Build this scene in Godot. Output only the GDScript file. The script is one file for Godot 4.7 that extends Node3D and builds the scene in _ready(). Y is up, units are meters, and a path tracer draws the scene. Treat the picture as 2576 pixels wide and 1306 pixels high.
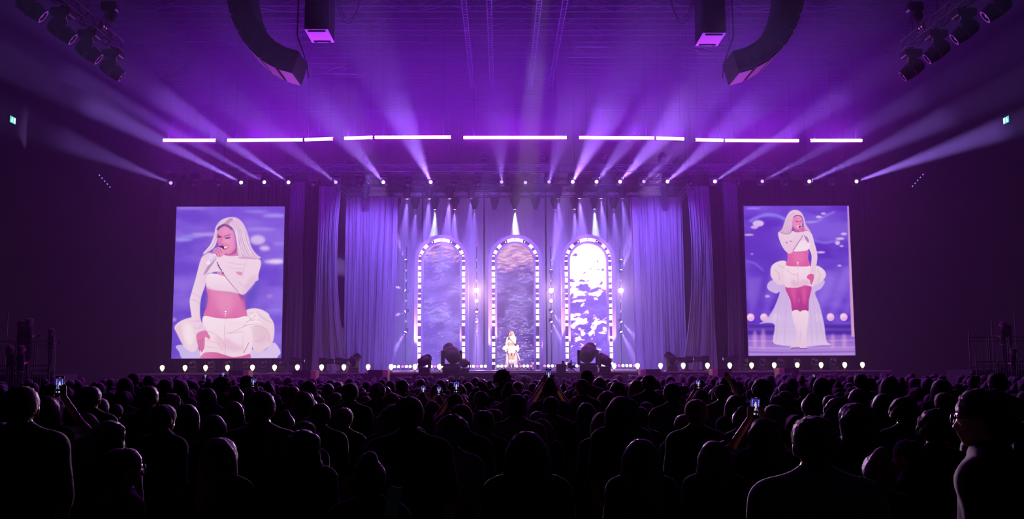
extends Node3D

# ---------------------------------------------------------------- mesh builder
class Mb:
	var v := PackedVector3Array()
	var n := PackedVector3Array()
	var uv := PackedVector2Array()
	var ix := PackedInt32Array()

	func vert(p: Vector3, nn: Vector3, t := Vector2.ZERO) -> int:
		v.append(p); n.append(nn); uv.append(t)
		return v.size() - 1

	func tri_i(a: int, b: int, c: int) -> void:
		var cr := (v[b] - v[a]).cross(v[c] - v[a])
		if cr.dot(n[a] + n[b] + n[c]) > 0.0:
			ix.append(a); ix.append(c); ix.append(b)
		else:
			ix.append(a); ix.append(b); ix.append(c)

	func quad_i(a: int, b: int, c: int, d: int) -> void:
		tri_i(a, b, c); tri_i(a, c, d)

	func quad(a: Vector3, b: Vector3, c: Vector3, d: Vector3, nn: Vector3) -> void:
		var k := vert(a, nn, Vector2(0, 1)); vert(b, nn, Vector2(1, 1)); vert(c, nn, Vector2(1, 0)); vert(d, nn, Vector2(0, 0))
		quad_i(k, k + 1, k + 2, k + 3)

	func tri(a: Vector3, b: Vector3, c: Vector3, nn: Vector3) -> void:
		var k := vert(a, nn); vert(b, nn); vert(c, nn)
		tri_i(k, k + 1, k + 2)

	# a box with chamfered edges (bev 0: sharp)
	func box(c: Vector3, s: Vector3, bev := 0.0, B := Basis()) -> Mb:
		var h := s / 2.0
		var ax := [Vector3.RIGHT, Vector3.UP, Vector3.BACK]
		for k in 3:
			var u: Vector3 = ax[(k + 1) % 3]; var w: Vector3 = ax[(k + 2) % 3]; var d: Vector3 = ax[k]
			var hu := h[(k + 1) % 3] - bev; var hw := h[(k + 2) % 3] - bev
			for sg in [-1.0, 1.0]:
				var o: Vector3 = d * h[k] * sg
				quad(c + B * (o - u * hu - w * hw), c + B * (o + u * hu - w * hw), c + B * (o + u * hu + w * hw), c + B * (o - u * hu + w * hw), B * (d * sg))
			if bev > 0.0:
				for su in [-1.0, 1.0]:
					for sw in [-1.0, 1.0]:
						var p1: Vector3 = u * h[(k + 1) % 3] * su + w * hw * sw
						var p2: Vector3 = u * hu * su + w * h[(k + 2) % 3] * sw
						var e: Vector3 = d * (h[k] - bev)
						quad(c + B * (p1 - e), c + B * (p1 + e), c + B * (p2 + e), c + B * (p2 - e), B * (u * su + w * sw).normalized())
		if bev > 0.0:
			for sx in [-1.0, 1.0]:
				for sy in [-1.0, 1.0]:
					for sz in [-1.0, 1.0]:
						tri(c + B * Vector3(h.x * sx, (h.y - bev) * sy, (h.z - bev) * sz), c + B * Vector3((h.x - bev) * sx, h.y * sy, (h.z - bev) * sz), c + B * Vector3((h.x - bev) * sx, (h.y - bev) * sy, h.z * sz), B * Vector3(sx, sy, sz).normalized())
		return self

	# a turned shape: profile of (radius, height) along T's y axis
	func lathe(prof: Array, T := Transform3D(), seg := 16, smooth := true) -> Mb:
		var m := prof.size()
		var segn := []
		for i in m - 1:
			var d: Vector2 = prof[i + 1] - prof[i]
			segn.append(Vector2(d.y, -d.x).normalized() if d.length() > 1e-7 else Vector2(1, 0))
		for i in m - 1:
			var n0: Vector2 = segn[i]; var n1: Vector2 = segn[i]
			if smooth:
				if i > 0 and n0.dot(segn[i - 1]) > 0.5: n0 = (n0 + segn[i - 1]).normalized()
				if i < m - 2 and n1.dot(segn[i + 1]) > 0.5: n1 = (n1 + segn[i + 1]).normalized()
			var first := v.size()
			for j in seg + 1:
				var a := TAU * j / seg
				var ca := cos(a); var sa := sin(a)
				vert(T * Vector3(prof[i].x * ca, prof[i].y, prof[i].x * sa), (T.basis * Vector3(n0.x * ca, n0.y, n0.x * sa)).normalized(), Vector2(float(j) / seg, float(i) / m))
				vert(T * Vector3(prof[i + 1].x * ca, prof[i + 1].y, prof[i + 1].x * sa), (T.basis * Vector3(n1.x * ca, n1.y, n1.x * sa)).normalized(), Vector2(float(j) / seg, float(i + 1) / m))
			for j in seg:
				var k := first + j * 2
				if prof[i].x > 1e-6: tri_i(k, k + 2, k + 1)
				if prof[i + 1].x > 1e-6: tri_i(k + 1, k + 2, k + 3)
		return self

	func tube(a: Vector3, b: Vector3, r: float, r2 := -1.0, seg := 8, caps := true) -> Mb:
		var d := b - a
		var y := d.normalized()
		var x := y.cross(Vector3.UP if absf(y.y) < 0.9 else Vector3.RIGHT).normalized()
		var T := Transform3D(Basis(x, y, x.cross(y)), a)
		var rr := r if r2 < 0.0 else r2
		var pr := [Vector2(r, 0), Vector2(rr, d.length())]
		if caps: pr = [Vector2(0, 0), Vector2(r, 0), Vector2(rr, d.length()), Vector2(0, d.length())]
		return lathe(pr, T, seg, false)

	func path(pts: Array, r: float, seg := 6) -> Mb:
		var first := v.size()
		var prev := Vector3.ZERO
		for i in pts.size():
			var t: Vector3 = (pts[mini(i + 1, pts.size() - 1)] - pts[maxi(i - 1, 0)]).normalized()
			var x := t.cross(Vector3(0.123, 0.97, 0.21)).normalized() if i == 0 else (prev - t * prev.dot(t)).normalized()
			prev = x
			var z := t.cross(x)
			for j in seg + 1:
				var a := TAU * j / seg
				var nn := x * cos(a) + z * sin(a)
				vert(pts[i] + nn * r, nn)
		for i in pts.size() - 1:
			for j in seg:
				var k := first + i * (seg + 1) + j
				quad_i(k, k + 1, k + seg + 2, k + seg + 1)
		return self

	# a grid of points f(u, v) with smooth normals
	func sheet(nx: int, ny: int, f: Callable) -> Mb:
		var first := v.size()
		for j in ny + 1:
			for i in nx + 1:
				var p: Vector3 = f.call(float(i) / nx, float(j) / ny)
				vert(p, Vector3.ZERO, Vector2(float(i) / nx, float(j) / ny))
		for j in ny + 1:
			for i in nx + 1:
				var k := first + j * (nx + 1) + i
				var du := v[k + (1 if i < nx else 0)] - v[k - (1 if i > 0 else 0)]
				var dv := v[k + (nx + 1 if j < ny else 0)] - v[k - (nx + 1 if j > 0 else 0)]
				var c := du.cross(dv)
				n[k] = c.normalized() if c.length() > 1e-12 else Vector3.BACK
		for j in ny:
			for i in nx:
				var k := first + j * (nx + 1) + i
				quad_i(k, k + 1, k + nx + 2, k + nx + 1)
		return self

	func ball(c: Vector3, r: Vector3, seg := 12, rings := 8) -> Mb:
		var pr := []
		for i in rings + 1:
			var a := -PI / 2 + PI * i / rings
			pr.append(Vector2(maxf(cos(a), 0.0), sin(a)))
		return lathe(pr, Transform3D(Basis.from_scale(r), c), seg)

	func mesh(m: Material) -> ArrayMesh:
		var a := []
		a.resize(Mesh.ARRAY_MAX)
		a[Mesh.ARRAY_VERTEX] = v; a[Mesh.ARRAY_NORMAL] = n; a[Mesh.ARRAY_TEX_UV] = uv; a[Mesh.ARRAY_INDEX] = ix
		var am := ArrayMesh.new()
		am.add_surface_from_arrays(Mesh.PRIMITIVE_TRIANGLES, a)
		am.surface_set_material(0, m)
		return am

# ---------------------------------------------------------------- implicit bodies: bones joined smoothly, meshed as surface nets
# a bone is [a, b, radius a, radius b, squash of z (1 = round)]
func nets(mb: Mb, bones: Array, cell: float, k: float) -> void:
	var lo := Vector3(1e9, 1e9, 1e9); var hi := -lo
	for b in bones:
		var r: float = maxf(b[2], b[3]) * 1.15 + k + cell * 2.0
		lo = lo.min(b[0] - Vector3.ONE * r).min(b[1] - Vector3.ONE * r)
		hi = hi.max(b[0] + Vector3.ONE * r).max(b[1] + Vector3.ONE * r)
	var nx := int((hi.x - lo.x) / cell) + 2; var ny := int((hi.y - lo.y) / cell) + 2; var nz := int((hi.z - lo.z) / cell) + 2
	var sx := 1; var sy := nx; var sz := nx * ny
	var f := PackedFloat32Array(); f.resize(nx * ny * nz); f.fill(9.0)
	for b in bones:
		var a: Vector3 = b[0]; var ra: float = b[2]; var rb: float = b[3]; var q: float = b[4]
		var iq := 1.0 / q
		var d: Vector3 = b[1] - a
		d.z *= iq
		var dd := maxf(d.length_squared(), 1e-9)
		var r := maxf(ra, rb) + k + cell * 1.8
		var l: Vector3 = (a.min(b[1]) - Vector3(r, r, r * maxf(q, 0.7)) - lo) / cell
		var h: Vector3 = (a.max(b[1]) + Vector3(r, r, r * maxf(q, 0.7)) - lo) / cell
		for z in range(maxi(int(l.z), 0), mini(int(h.z) + 1, nz - 1) + 1):
			for y in range(maxi(int(l.y), 0), mini(int(h.y) + 1, ny - 1) + 1):
				var at := z * sz + y * sy
				for x in range(maxi(int(l.x), 0), mini(int(h.x) + 1, nx - 1) + 1):
					var p := lo + Vector3(x, y, z) * cell - a
					p.z *= iq
					var t := clampf(p.dot(d) / dd, 0.0, 1.0)
					var e := ((p - d * t).length() - lerpf(ra, rb, t)) * (1.0 if q >= 1.0 else lerpf(q, 1.0, 0.5))
					var o := f[at + x]
					var g := k - absf(o - e)
					f[at + x] = minf(o, e) - (g * g * 0.25 / k if g > 0.0 else 0.0)
	var id := {}
	var offs := [0, sx, sy, sx + sy, sz, sx + sz, sy + sz, sx + sy + sz]
	var cor := [Vector3(0, 0, 0), Vector3(1, 0, 0), Vector3(0, 1, 0), Vector3(1, 1, 0), Vector3(0, 0, 1), Vector3(1, 0, 1), Vector3(0, 1, 1), Vector3(1, 1, 1)]
	var edges := [[0, 1], [2, 3], [4, 5], [6, 7], [0, 2], [1, 3], [4, 6], [5, 7], [0, 4], [1, 5], [2, 6], [3, 7]]
	for z in nz - 1:
		for y in ny - 1:
			var at := z * sz + y * sy
			for x in nx - 1:
				var c := at + x
				var f0 := f[c]
				if f0 > 2.5 * cell or f0 < -2.5 * cell:
					continue
				var neg := 0
				for o in offs:
					if f[c + o] < 0.0: neg += 1
				if neg == 0 or neg == 8:
					continue
				var sum := Vector3.ZERO; var cnt := 0
				for e in edges:
					var fa := f[c + offs[e[0]]]; var fb := f[c + offs[e[1]]]
					if (fa < 0.0) != (fb < 0.0):
						sum += (cor[e[0]] as Vector3).lerp(cor[e[1]], fa / (fa - fb)); cnt += 1
				var gr := Vector3(f[c + sx] - f0 + f[c + sx + sy + sz] - f[c + sy + sz], f[c + sy] - f0 + f[c + sx + sy + sz] - f[c + sx + sz], f[c + sz] - f0 + f[c + sx + sy + sz] - f[c + sx + sy])
				id[c] = mb.vert(lo + (Vector3(x, y, z) + sum / cnt) * cell, gr.normalized())
	for c: int in id:
		var n0 := f[c] < 0.0
		if n0 != (f[c + sx] < 0.0) and id.has(c - sy) and id.has(c - sz) and id.has(c - sy - sz):
			mb.quad_i(id[c], id[c - sy], id[c - sy - sz], id[c - sz])
		if n0 != (f[c + sy] < 0.0) and id.has(c - sx) and id.has(c - sz) and id.has(c - sx - sz):
			mb.quad_i(id[c], id[c - sx], id[c - sx - sz], id[c - sz])
		if n0 != (f[c + sz] < 0.0) and id.has(c - sx) and id.has(c - sy) and id.has(c - sx - sy):
			mb.quad_i(id[c], id[c - sx], id[c - sx - sy], id[c - sy])

# ---------------------------------------------------------------- scene helpers
const F := 2400.0           # focal length in pixels of the 2576 x 1306 frame
var cam: Camera3D
var used := {}
var M := {}
var rng := RandomNumberGenerator.new()

# the point of the plane z = const that the pixel looks at (used to survey where things stand)
func P(px: float, py: float, z: float) -> Vector3:
	var d := cam.basis * Vector3((px - 1288.0) / F, -(py - 653.0) / F, -1.0)
	return cam.position + d * ((z - cam.position.z) / d.z)

func numbered(called: String) -> String:
	var k: int = used.get(called, 0)
	used[called] = k + 1
	return called if k == 0 else "%s_%03d" % [called, k]

func tag(o: Node, label: String, category: String, group := "", kind := "") -> Node:
	if label: o.set_meta("label", label)
	if category: o.set_meta("category", category)
	if group: o.set_meta("group", group)
	if kind: o.set_meta("kind", kind)
	return o

func thing(called: String, label: String, category: String, at := Vector3.ZERO, group := "", turn := 0.0) -> Node3D:
	var o := Node3D.new()
	o.name = numbered(called)
	add_child(o)
	o.position = at
	o.rotation.y = turn
	tag(o, label, category, group)
	return o

func put(called: String, mesh: Mesh, parent: Node, at := Vector3.ZERO) -> MeshInstance3D:
	var o := MeshInstance3D.new()
	o.mesh = mesh
	o.name = numbered(called) if parent == self else called
	o.position = at
	parent.add_child(o, true)
	return o

func part(called: String, mb: Mb, m: Material, parent: Node, at := Vector3.ZERO) -> MeshInstance3D:
	return put(called, mb.mesh(m), parent, at)

func struct(called: String, mb: Mb, m: Material, label := "", at := Vector3.ZERO) -> MeshInstance3D:
	var o := put(called, mb.mesh(m), self, at)
	o.set_meta("kind", "structure")
	if label: o.set_meta("label", label)
	return o

func copy(o: Node3D, called: String, label: String, at: Vector3, turn := 0.0, group := "") -> Node3D:
	var c: Node3D = o.duplicate()
	c.name = numbered(called)
	add_child(c)
	c.position = at
	c.rotation.y = turn
	c.set_meta("label", label)
	if group: c.set_meta("group", group)
	return c

func mat(called: String, c: Color, rough := 0.8, metal := 0.0) -> StandardMaterial3D:
	var m := StandardMaterial3D.new()
	m.resource_name = called
	m.albedo_color = c
	m.roughness = rough
	m.metallic = metal
	M[called] = m
	return m

func glow(called: String, c: Color, e: float) -> StandardMaterial3D:
	var m := mat(called, Color(0.1, 0.1, 0.1), 0.5)
	m.emission_enabled = true
	m.emission = c
	m.emission_energy_multiplier = e
	return m

func grainy(m: StandardMaterial3D, scale: float, depth: float, freq := 0.05, stretch := Vector3.ONE) -> StandardMaterial3D:
	var t := NoiseTexture2D.new()
	t.width = 256; t.height = 256; t.seamless = true
	var nz := FastNoiseLite.new()
	nz.seed = 3; nz.frequency = freq
	t.noise = nz
	m.heightmap_enabled = true
	m.heightmap_texture = t
	m.heightmap_scale = depth
	m.uv1_triplanar = true
	m.uv1_scale = stretch * scale
	return m

func aim(o: Node3D, to: Vector3) -> void:
	var d := (to - o.global_position).normalized()
	o.look_at(to, Vector3.BACK if absf(d.y) > 0.98 else Vector3.UP)

func spot(parent: Node, at: Vector3, to: Vector3, angle: float, c: Color, e: float, size := 0.07, soft := 0.35) -> SpotLight3D:
	var l := SpotLight3D.new()
	l.name = "beam"
	l.light_color = c; l.light_energy = e; l.light_size = size
	l.spot_angle = angle; l.spot_angle_attenuation = soft; l.spot_range = 90.0; l.spot_attenuation = 2.0
	l.shadow_enabled = true
	parent.add_child(l, true)
	l.global_position = at
	aim(l, to)
	return l

func omni(parent: Node, at: Vector3, c: Color, e: float, size := 0.08) -> OmniLight3D:
	var l := OmniLight3D.new()
	l.name = "bulb_glow"
	l.light_color = c; l.light_energy = e; l.light_size = size
	l.omni_range = 60.0; l.omni_attenuation = 2.0
	l.shadow_enabled = true
	parent.add_child(l, true)
	l.global_position = at
	return l

func area(parent: Node, at: Vector3, to: Vector3, size: Vector2, c: Color, e: float) -> AreaLight3D:
	var l := AreaLight3D.new()
	l.name = "panel_light"
	l.area_size = size
	l.area_normalize_energy = true
	l.light_color = c; l.light_energy = e
	l.area_range = 90.0; l.area_attenuation = 2.0
	l.shadow_enabled = true
	parent.add_child(l, true)
	l.global_position = at
	aim(l, to)
	return l

func lin(r: float, g: float, b: float) -> Color:
	return Color(r, g, b).linear_to_srgb()

func PX(px: float, py: float, x: float) -> Vector3:
	var d := cam.basis * Vector3((px - 1288.0) / F, -(py - 653.0) / F, -1.0)
	return cam.position + d * ((x - cam.position.x) / d.x)

func PY(px: float, py: float, y: float) -> Vector3:
	var d := cam.basis * Vector3((px - 1288.0) / F, -(py - 653.0) / F, -1.0)
	return cam.position + d * ((y - cam.position.y) / d.y)

const VIOLET := Color(0.62, 0.34, 1.0)
const BEAM := Color(0.64, 0.47, 1.0)
const DECK := 1.8
const CEIL := 22.0
const HANG := 21.98       # where hanging lines end, just under the roof

func _ready() -> void:
	rng.seed = 7
	# ---- camera: standing in the crowd with the camera held just above the heads, tilted up a little
	cam = Camera3D.new()
	cam.name = "camera"
	cam.position = Vector3(-0.61, 2.0, 0.0)
	cam.rotation = Vector3(atan(271.0 / F), deg_to_rad(-0.7), -0.0045)
	cam.fov = rad_to_deg(2.0 * atan(653.0 / F))
	cam.near = 0.1
	cam.far = 200.0
	add_child(cam)
	# ---- air and exposure
	var e := Environment.new()
	e.background_mode = Environment.BG_COLOR
	e.background_color = Color.BLACK
	e.tonemap_mode = Environment.TONE_MAPPER_LINEAR
	e.tonemap_exposure = 1.0
	e.sdfgi_enabled = true
	e.ssao_enabled = true
	e.ssil_enabled = true
	e.volumetric_fog_enabled = true
	e.volumetric_fog_density = 0.0
	e.volumetric_fog_albedo = Color(1, 1, 1)
	var w := WorldEnvironment.new()
	w.name = "air"
	w.environment = e
	add_child(w)
	# ---- washes of the show rig (the fixtures themselves are built further down)
	materials()
	room()
	haze()
	stage()
	arches()
	drapes()
	rig()
	screens()
	speakers()
	stage_front()
	stands()
	performer()
	crowd()

func materials() -> void:
	mat("black_paint", Color(0.04, 0.04, 0.045), 0.85)
	mat("black_metal", Color(0.10, 0.10, 0.11), 0.42, 0.3)
	mat("truss_metal", Color(0.42, 0.42, 0.45), 0.4, 0.7)
	mat("dark_truss", Color(0.13, 0.13, 0.14), 0.45, 0.5)
	mat("black_plastic", Color(0.055, 0.055, 0.06), 0.4)
	mat("rubber", Color(0.05, 0.05, 0.05), 0.7)
	mat("lens_off", Color(0.55, 0.45, 0.5), 0.12, 0.2)
	grainy(mat("grille_cloth", Color(0.62, 0.58, 0.60), 0.5, 0.3), 20.0, 0.4, 0.2)
	mat("concrete", Color(0.20, 0.20, 0.21), 0.85)
	mat("gloss_floor", Color(0.62, 0.58, 0.62), 0.28)
	mat("black_cloth", Color(0.075, 0.07, 0.09), 0.95)
	grainy(mat("painted_light_tan", Color(0.80, 0.66, 0.50), 0.6), 2.0, 0.15, 0.04, Vector3(1, 6, 1))  # tan colour that stands in for warm light on black boxes
	grainy(mat("grey_steel", Color(0.40, 0.40, 0.42), 0.45, 0.6), 2.0, 0.1)

func room() -> void:
	struct("floor", Mb.new().box(Vector3(0, -0.15, -24), Vector3(41, 0.3, 70)), M.concrete, "dark concrete arena floor under the crowd")
	struct("ceiling", Mb.new().box(Vector3(0, CEIL + 0.15, -24), Vector3(41, 0.3, 70)), M.black_paint, "black arena ceiling high above the rig")
	struct("wall_back", Mb.new().box(Vector3(0, CEIL / 2, -58.15), Vector3(41, CEIL, 0.3)), M.black_paint, "black end wall behind the stage")
	struct("wall_front", Mb.new().box(Vector3(0, CEIL / 2, 10.15), Vector3(41, CEIL, 0.3)), M.black_paint, "black end wall behind the audience")
	struct("wall_left", Mb.new().box(Vector3(-20.15, CEIL / 2, -24), Vector3(0.3, CEIL, 68)), M.black_paint, "black left side wall of the arena")
	struct("wall_right", Mb.new().box(Vector3(20.15, CEIL / 2, -24), Vector3(0.3, CEIL, 68)), M.black_paint, "black right side wall of the arena")
	# exit signs on brackets, and small stair lights, on both side walls
	var green := glow("exit_green", Color(0.25, 0.85, 0.8), 1.2)
	var white := glow("exit_white", Color(0.85, 1.0, 1.0), 3.0)
	for s in [-1.0, 1.0]:
		var at := PX(30.0 if s < 0 else 2533.0, 302.0, 19.95 * s)
		var t := thing("exit_sign", "small lit green exit sign high on the %s side wall" % ["left" if s < 0 else "right"], "sign", Vector3(19.98 * s, at.y, at.z), "exit signs")
		part("housing", Mb.new().box(Vector3(-0.03 * s, 0, 0), Vector3(0.06, 0.30, 0.46), 0.01), M.black_plastic, t)
		part("face", Mb.new().box(Vector3(-0.065 * s, 0, 0), Vector3(0.012, 0.26, 0.42)), green, t)
		# running figure and doorway
		part("doorway", Mb.new().box(Vector3(-0.074 * s, 0, -0.13), Vector3(0.006, 0.20, 0.11)), white, t)
		var fig := Mb.new().ball(Vector3(-0.074 * s, 0.075, 0.06), Vector3(0.004, 0.025, 0.025), 8, 5)
		fig.box(Vector3(-0.074 * s, 0.015, 0.07), Vector3(0.006, 0.09, 0.045), 0.0, Basis(Vector3.RIGHT, 0.25))
		fig.box(Vector3(-0.074 * s, -0.06, 0.04), Vector3(0.006, 0.09, 0.025), 0.0, Basis(Vector3.RIGHT, -0.5))
		fig.box(Vector3(-0.074 * s, -0.06, 0.11), Vector3(0.006, 0.09, 0.025), 0.0, Basis(Vector3.RIGHT, 0.6))
		fig.box(Vector3(-0.074 * s, 0.03, 0.02), Vector3(0.006, 0.02, 0.08), 0.0, Basis(Vector3.RIGHT, 0.5))
		part("running_figure", fig, white, t)
		omni(t, Vector3(19.6 * s, at.y, at.z), Color(0.35, 0.8, 0.9), 0.02, 0.1)
	var blue := glow("stair_blue", Color(0.6, 0.5, 1.0), 1.6)
	for s in [-1.0, 1.0]:
		for i in 5:
			var px := 250.0 + 6.6 * i
			var at := PX(px if s < 0 else 2572.0 - px, 441.0 + 7.4 * i - (2.0 if s > 0 else 0.0), 19.95 * s)
			var k := ["highest", "second highest", "middle", "second lowest", "lowest"]
			var t := thing("stair_light", "tiny blue stair light on the %s wall, %s of five" % ["left" if s < 0 else "right", k[i]], "light", Vector3(19.995 * s, at.y, at.z), "blue stair lights")
			part("mount", Mb.new().box(Vector3(-0.02 * s, 0, 0), Vector3(0.04, 0.09, 0.14), 0.01), M.black_plastic, t)
			part("lens", Mb.new().ball(Vector3(-0.05 * s, 0, 0), Vector3(0.02, 0.035, 0.05), 8, 6), blue, t)

func haze() -> void:
	# haze machines stand on the stage: it fills the stage end of the hall
	var boxes3 := [[Vector3(0, 7.6, -41.6), Vector3(37, 15.1, 32.4), 0.0118, "pale haze hanging over the stage and front rows"], [Vector3(0, 9.3, -20.89), Vector3(37, 9.0, 8.98), 0.0032, "thin haze drifting on above the audience"]]
	for q in boxes3:
		var f := FogVolume.new()
		f.shape = RenderingServer.FOG_VOLUME_SHAPE_BOX
		f.size = q[1]
		f.position = q[0]
		var m := FogMaterial.new()
		m.resource_name = "stage_haze"
		m.density = q[2]
		m.albedo = Color(0.97, 0.97, 0.97)
		f.material = m
		f.name = numbered("haze")
		add_child(f)
		tag(f, q[3], "haze", "", "stuff")

func truss(called: String, label: String, a: Vector3, b: Vector3, w: float, h: float, r: float, bays: int, m: Material, group := "", chains := 2, bare := false) -> Node3D:
	# a box truss from a to b: four chords, diagonal braces, hoist chains to the roof
	var t := thing(called, label, "truss", a, group)
	var d := b - a
	var L := d.length()
	var x := d / L
	var up := Vector3.UP
	var z := x.cross(up).normalized()
	up = z.cross(x)
	t.transform = Transform3D(Basis(x, up, z), a)
	var ch := Mb.new().tube(Vector3.ZERO, Vector3(L, 0, 0), r, -1, 6).mesh(m)
	for sy in [-0.5, 0.5]:
		for sz in [-0.5, 0.5]:
			put("chord", ch, t, Vector3(0, h * sy, w * sz))
	var step := L / bays
	var faces := [[Vector3(0, -h / 2, -w / 2), Vector3(step, -h / 2, w / 2)], [Vector3(0, -h / 2, w / 2), Vector3(step, h / 2, w / 2)], [Vector3(0, -h / 2, -w / 2), Vector3(step, h / 2, -w / 2)]]
	for fi in faces.size():
		var f: Array = faces[fi]
		var p0: Vector3 = f[0]; var p1: Vector3 = f[1]
		var m1 := Mb.new().tube(p0, p1, r * 0.6, -1, 5, false).mesh(m)
		var q0 := Vector3(0, p1.y, p1.z); var q1 := Vector3(step, p0.y, p0.z)
		var m2 := Mb.new().tube(q0, q1, r * 0.6, -1, 5, false).mesh(m)
		for i in bays:
			put("brace", m1 if i % 2 == 0 else m2, t, Vector3(step * i, 0, 0))
	var inv := t.transform.basis.inverse()
	for i in chains:
		var k := (i + 0.5) / chains
		var p := Vector3(L * k, h / 2, 0)
		var top := p + inv * Vector3(0, HANG - (t.transform * p).y, 0)
		put("hoist_chain", Mb.new().tube(p, top, 0.012, -1, 5).mesh(M.dark_truss), t)
	return t

func stage() -> void:
	var t := thing("stage_deck", "wide dark stage deck with a glossy lit floor", "stage", Vector3(0, 0, 0))
	part("skirt", Mb.new().box(Vector3(0, 0.86, -45.0), Vector3(31.4, 1.72, 9.9)), M.black_cloth, t)
	part("floor_panel", Mb.new().box(Vector3(0, DECK - 0.04, -45.0), Vector3(31.5, 0.08, 10.0), 0.02), M.gloss_floor, t)
	# low glossy performance riser in the middle of the deck
	var r := thing("stage_riser", "low glossy riser that the singer stands on", "riser", Vector3(0, DECK, -42.9))
	part("riser_body", Mb.new().box(Vector3(0, 0.03, 0), Vector3(11.4, 0.06, 4.2), 0.01), M.gloss_floor, r)
	part("riser_edge", Mb.new().box(Vector3(0, 0.03, 2.11), Vector3(11.4, 0.05, 0.02)), M.gloss_floor, r)

# one arch: three concentric bands round an arched video screen, a row of lamp panels in the channel
func arch_pt(r: float, u: float, spring: float) -> Vector3:
	# u 0..1 runs up the left leg, over the crown and down the right leg of an arch of half width r
	var arc := PI * r
	var L := 2.0 * spring + arc
	var s := u * L
	if s < spring: return Vector3(-r, s, 0)
	if s > spring + arc: return Vector3(r, L - s, 0)
	var a := PI - (s - spring) / r
	return Vector3(cos(a) * r, spring + sin(a) * r, 0)

func band(r0: float, r1: float, z0: float, z1: float, spring: float) -> Mb:
	var mb := Mb.new()
	var us := []
	for i in 3: us.append(i / 2.0)
	var o := []
	for i in 53:
		var a := PI - PI * i / 52.0
		o.append(Vector2(cos(a), sin(a)))
	var pts := []
	pts.append([Vector3(-r0, 0, 0), Vector3(-r1, 0, 0), Vector3(-1, 0, 0)])
	for c: Vector2 in o:
		pts.append([Vector3(c.x * r0, spring + c.y * r0, 0), Vector3(c.x * r1, spring + c.y * r1, 0), Vector3(c.x, c.y, 0)])
	pts.append([Vector3(r0, 0, 0), Vector3(r1, 0, 0), Vector3(1, 0, 0)])
	var f := Vector3(0, 0, z1); var b := Vector3(0, 0, z0)
	for i in pts.size() - 1:
		var p: Array = pts[i]; var q: Array = pts[i + 1]
		mb.quad(p[0] + f, q[0] + f, q[1] + f, p[1] + f, Vector3.BACK)
		mb.quad(p[0] + b, q[0] + b, q[1] + b, p[1] + b, Vector3.FORWARD)
		var k := mb.vert(p[1] + f, p[2]); mb.vert(q[1] + f, q[2]); mb.vert(q[1] + b, q[2]); mb.vert(p[1] + b, p[2])
		mb.quad_i(k, k + 1, k + 2, k + 3)
		k = mb.vert(p[0] + f, -p[2]); mb.vert(q[0] + f, -q[2]); mb.vert(q[0] + b, -q[2]); mb.vert(p[0] + b, -p[2])
		mb.quad_i(k, k + 1, k + 2, k + 3)
	return mb

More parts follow.
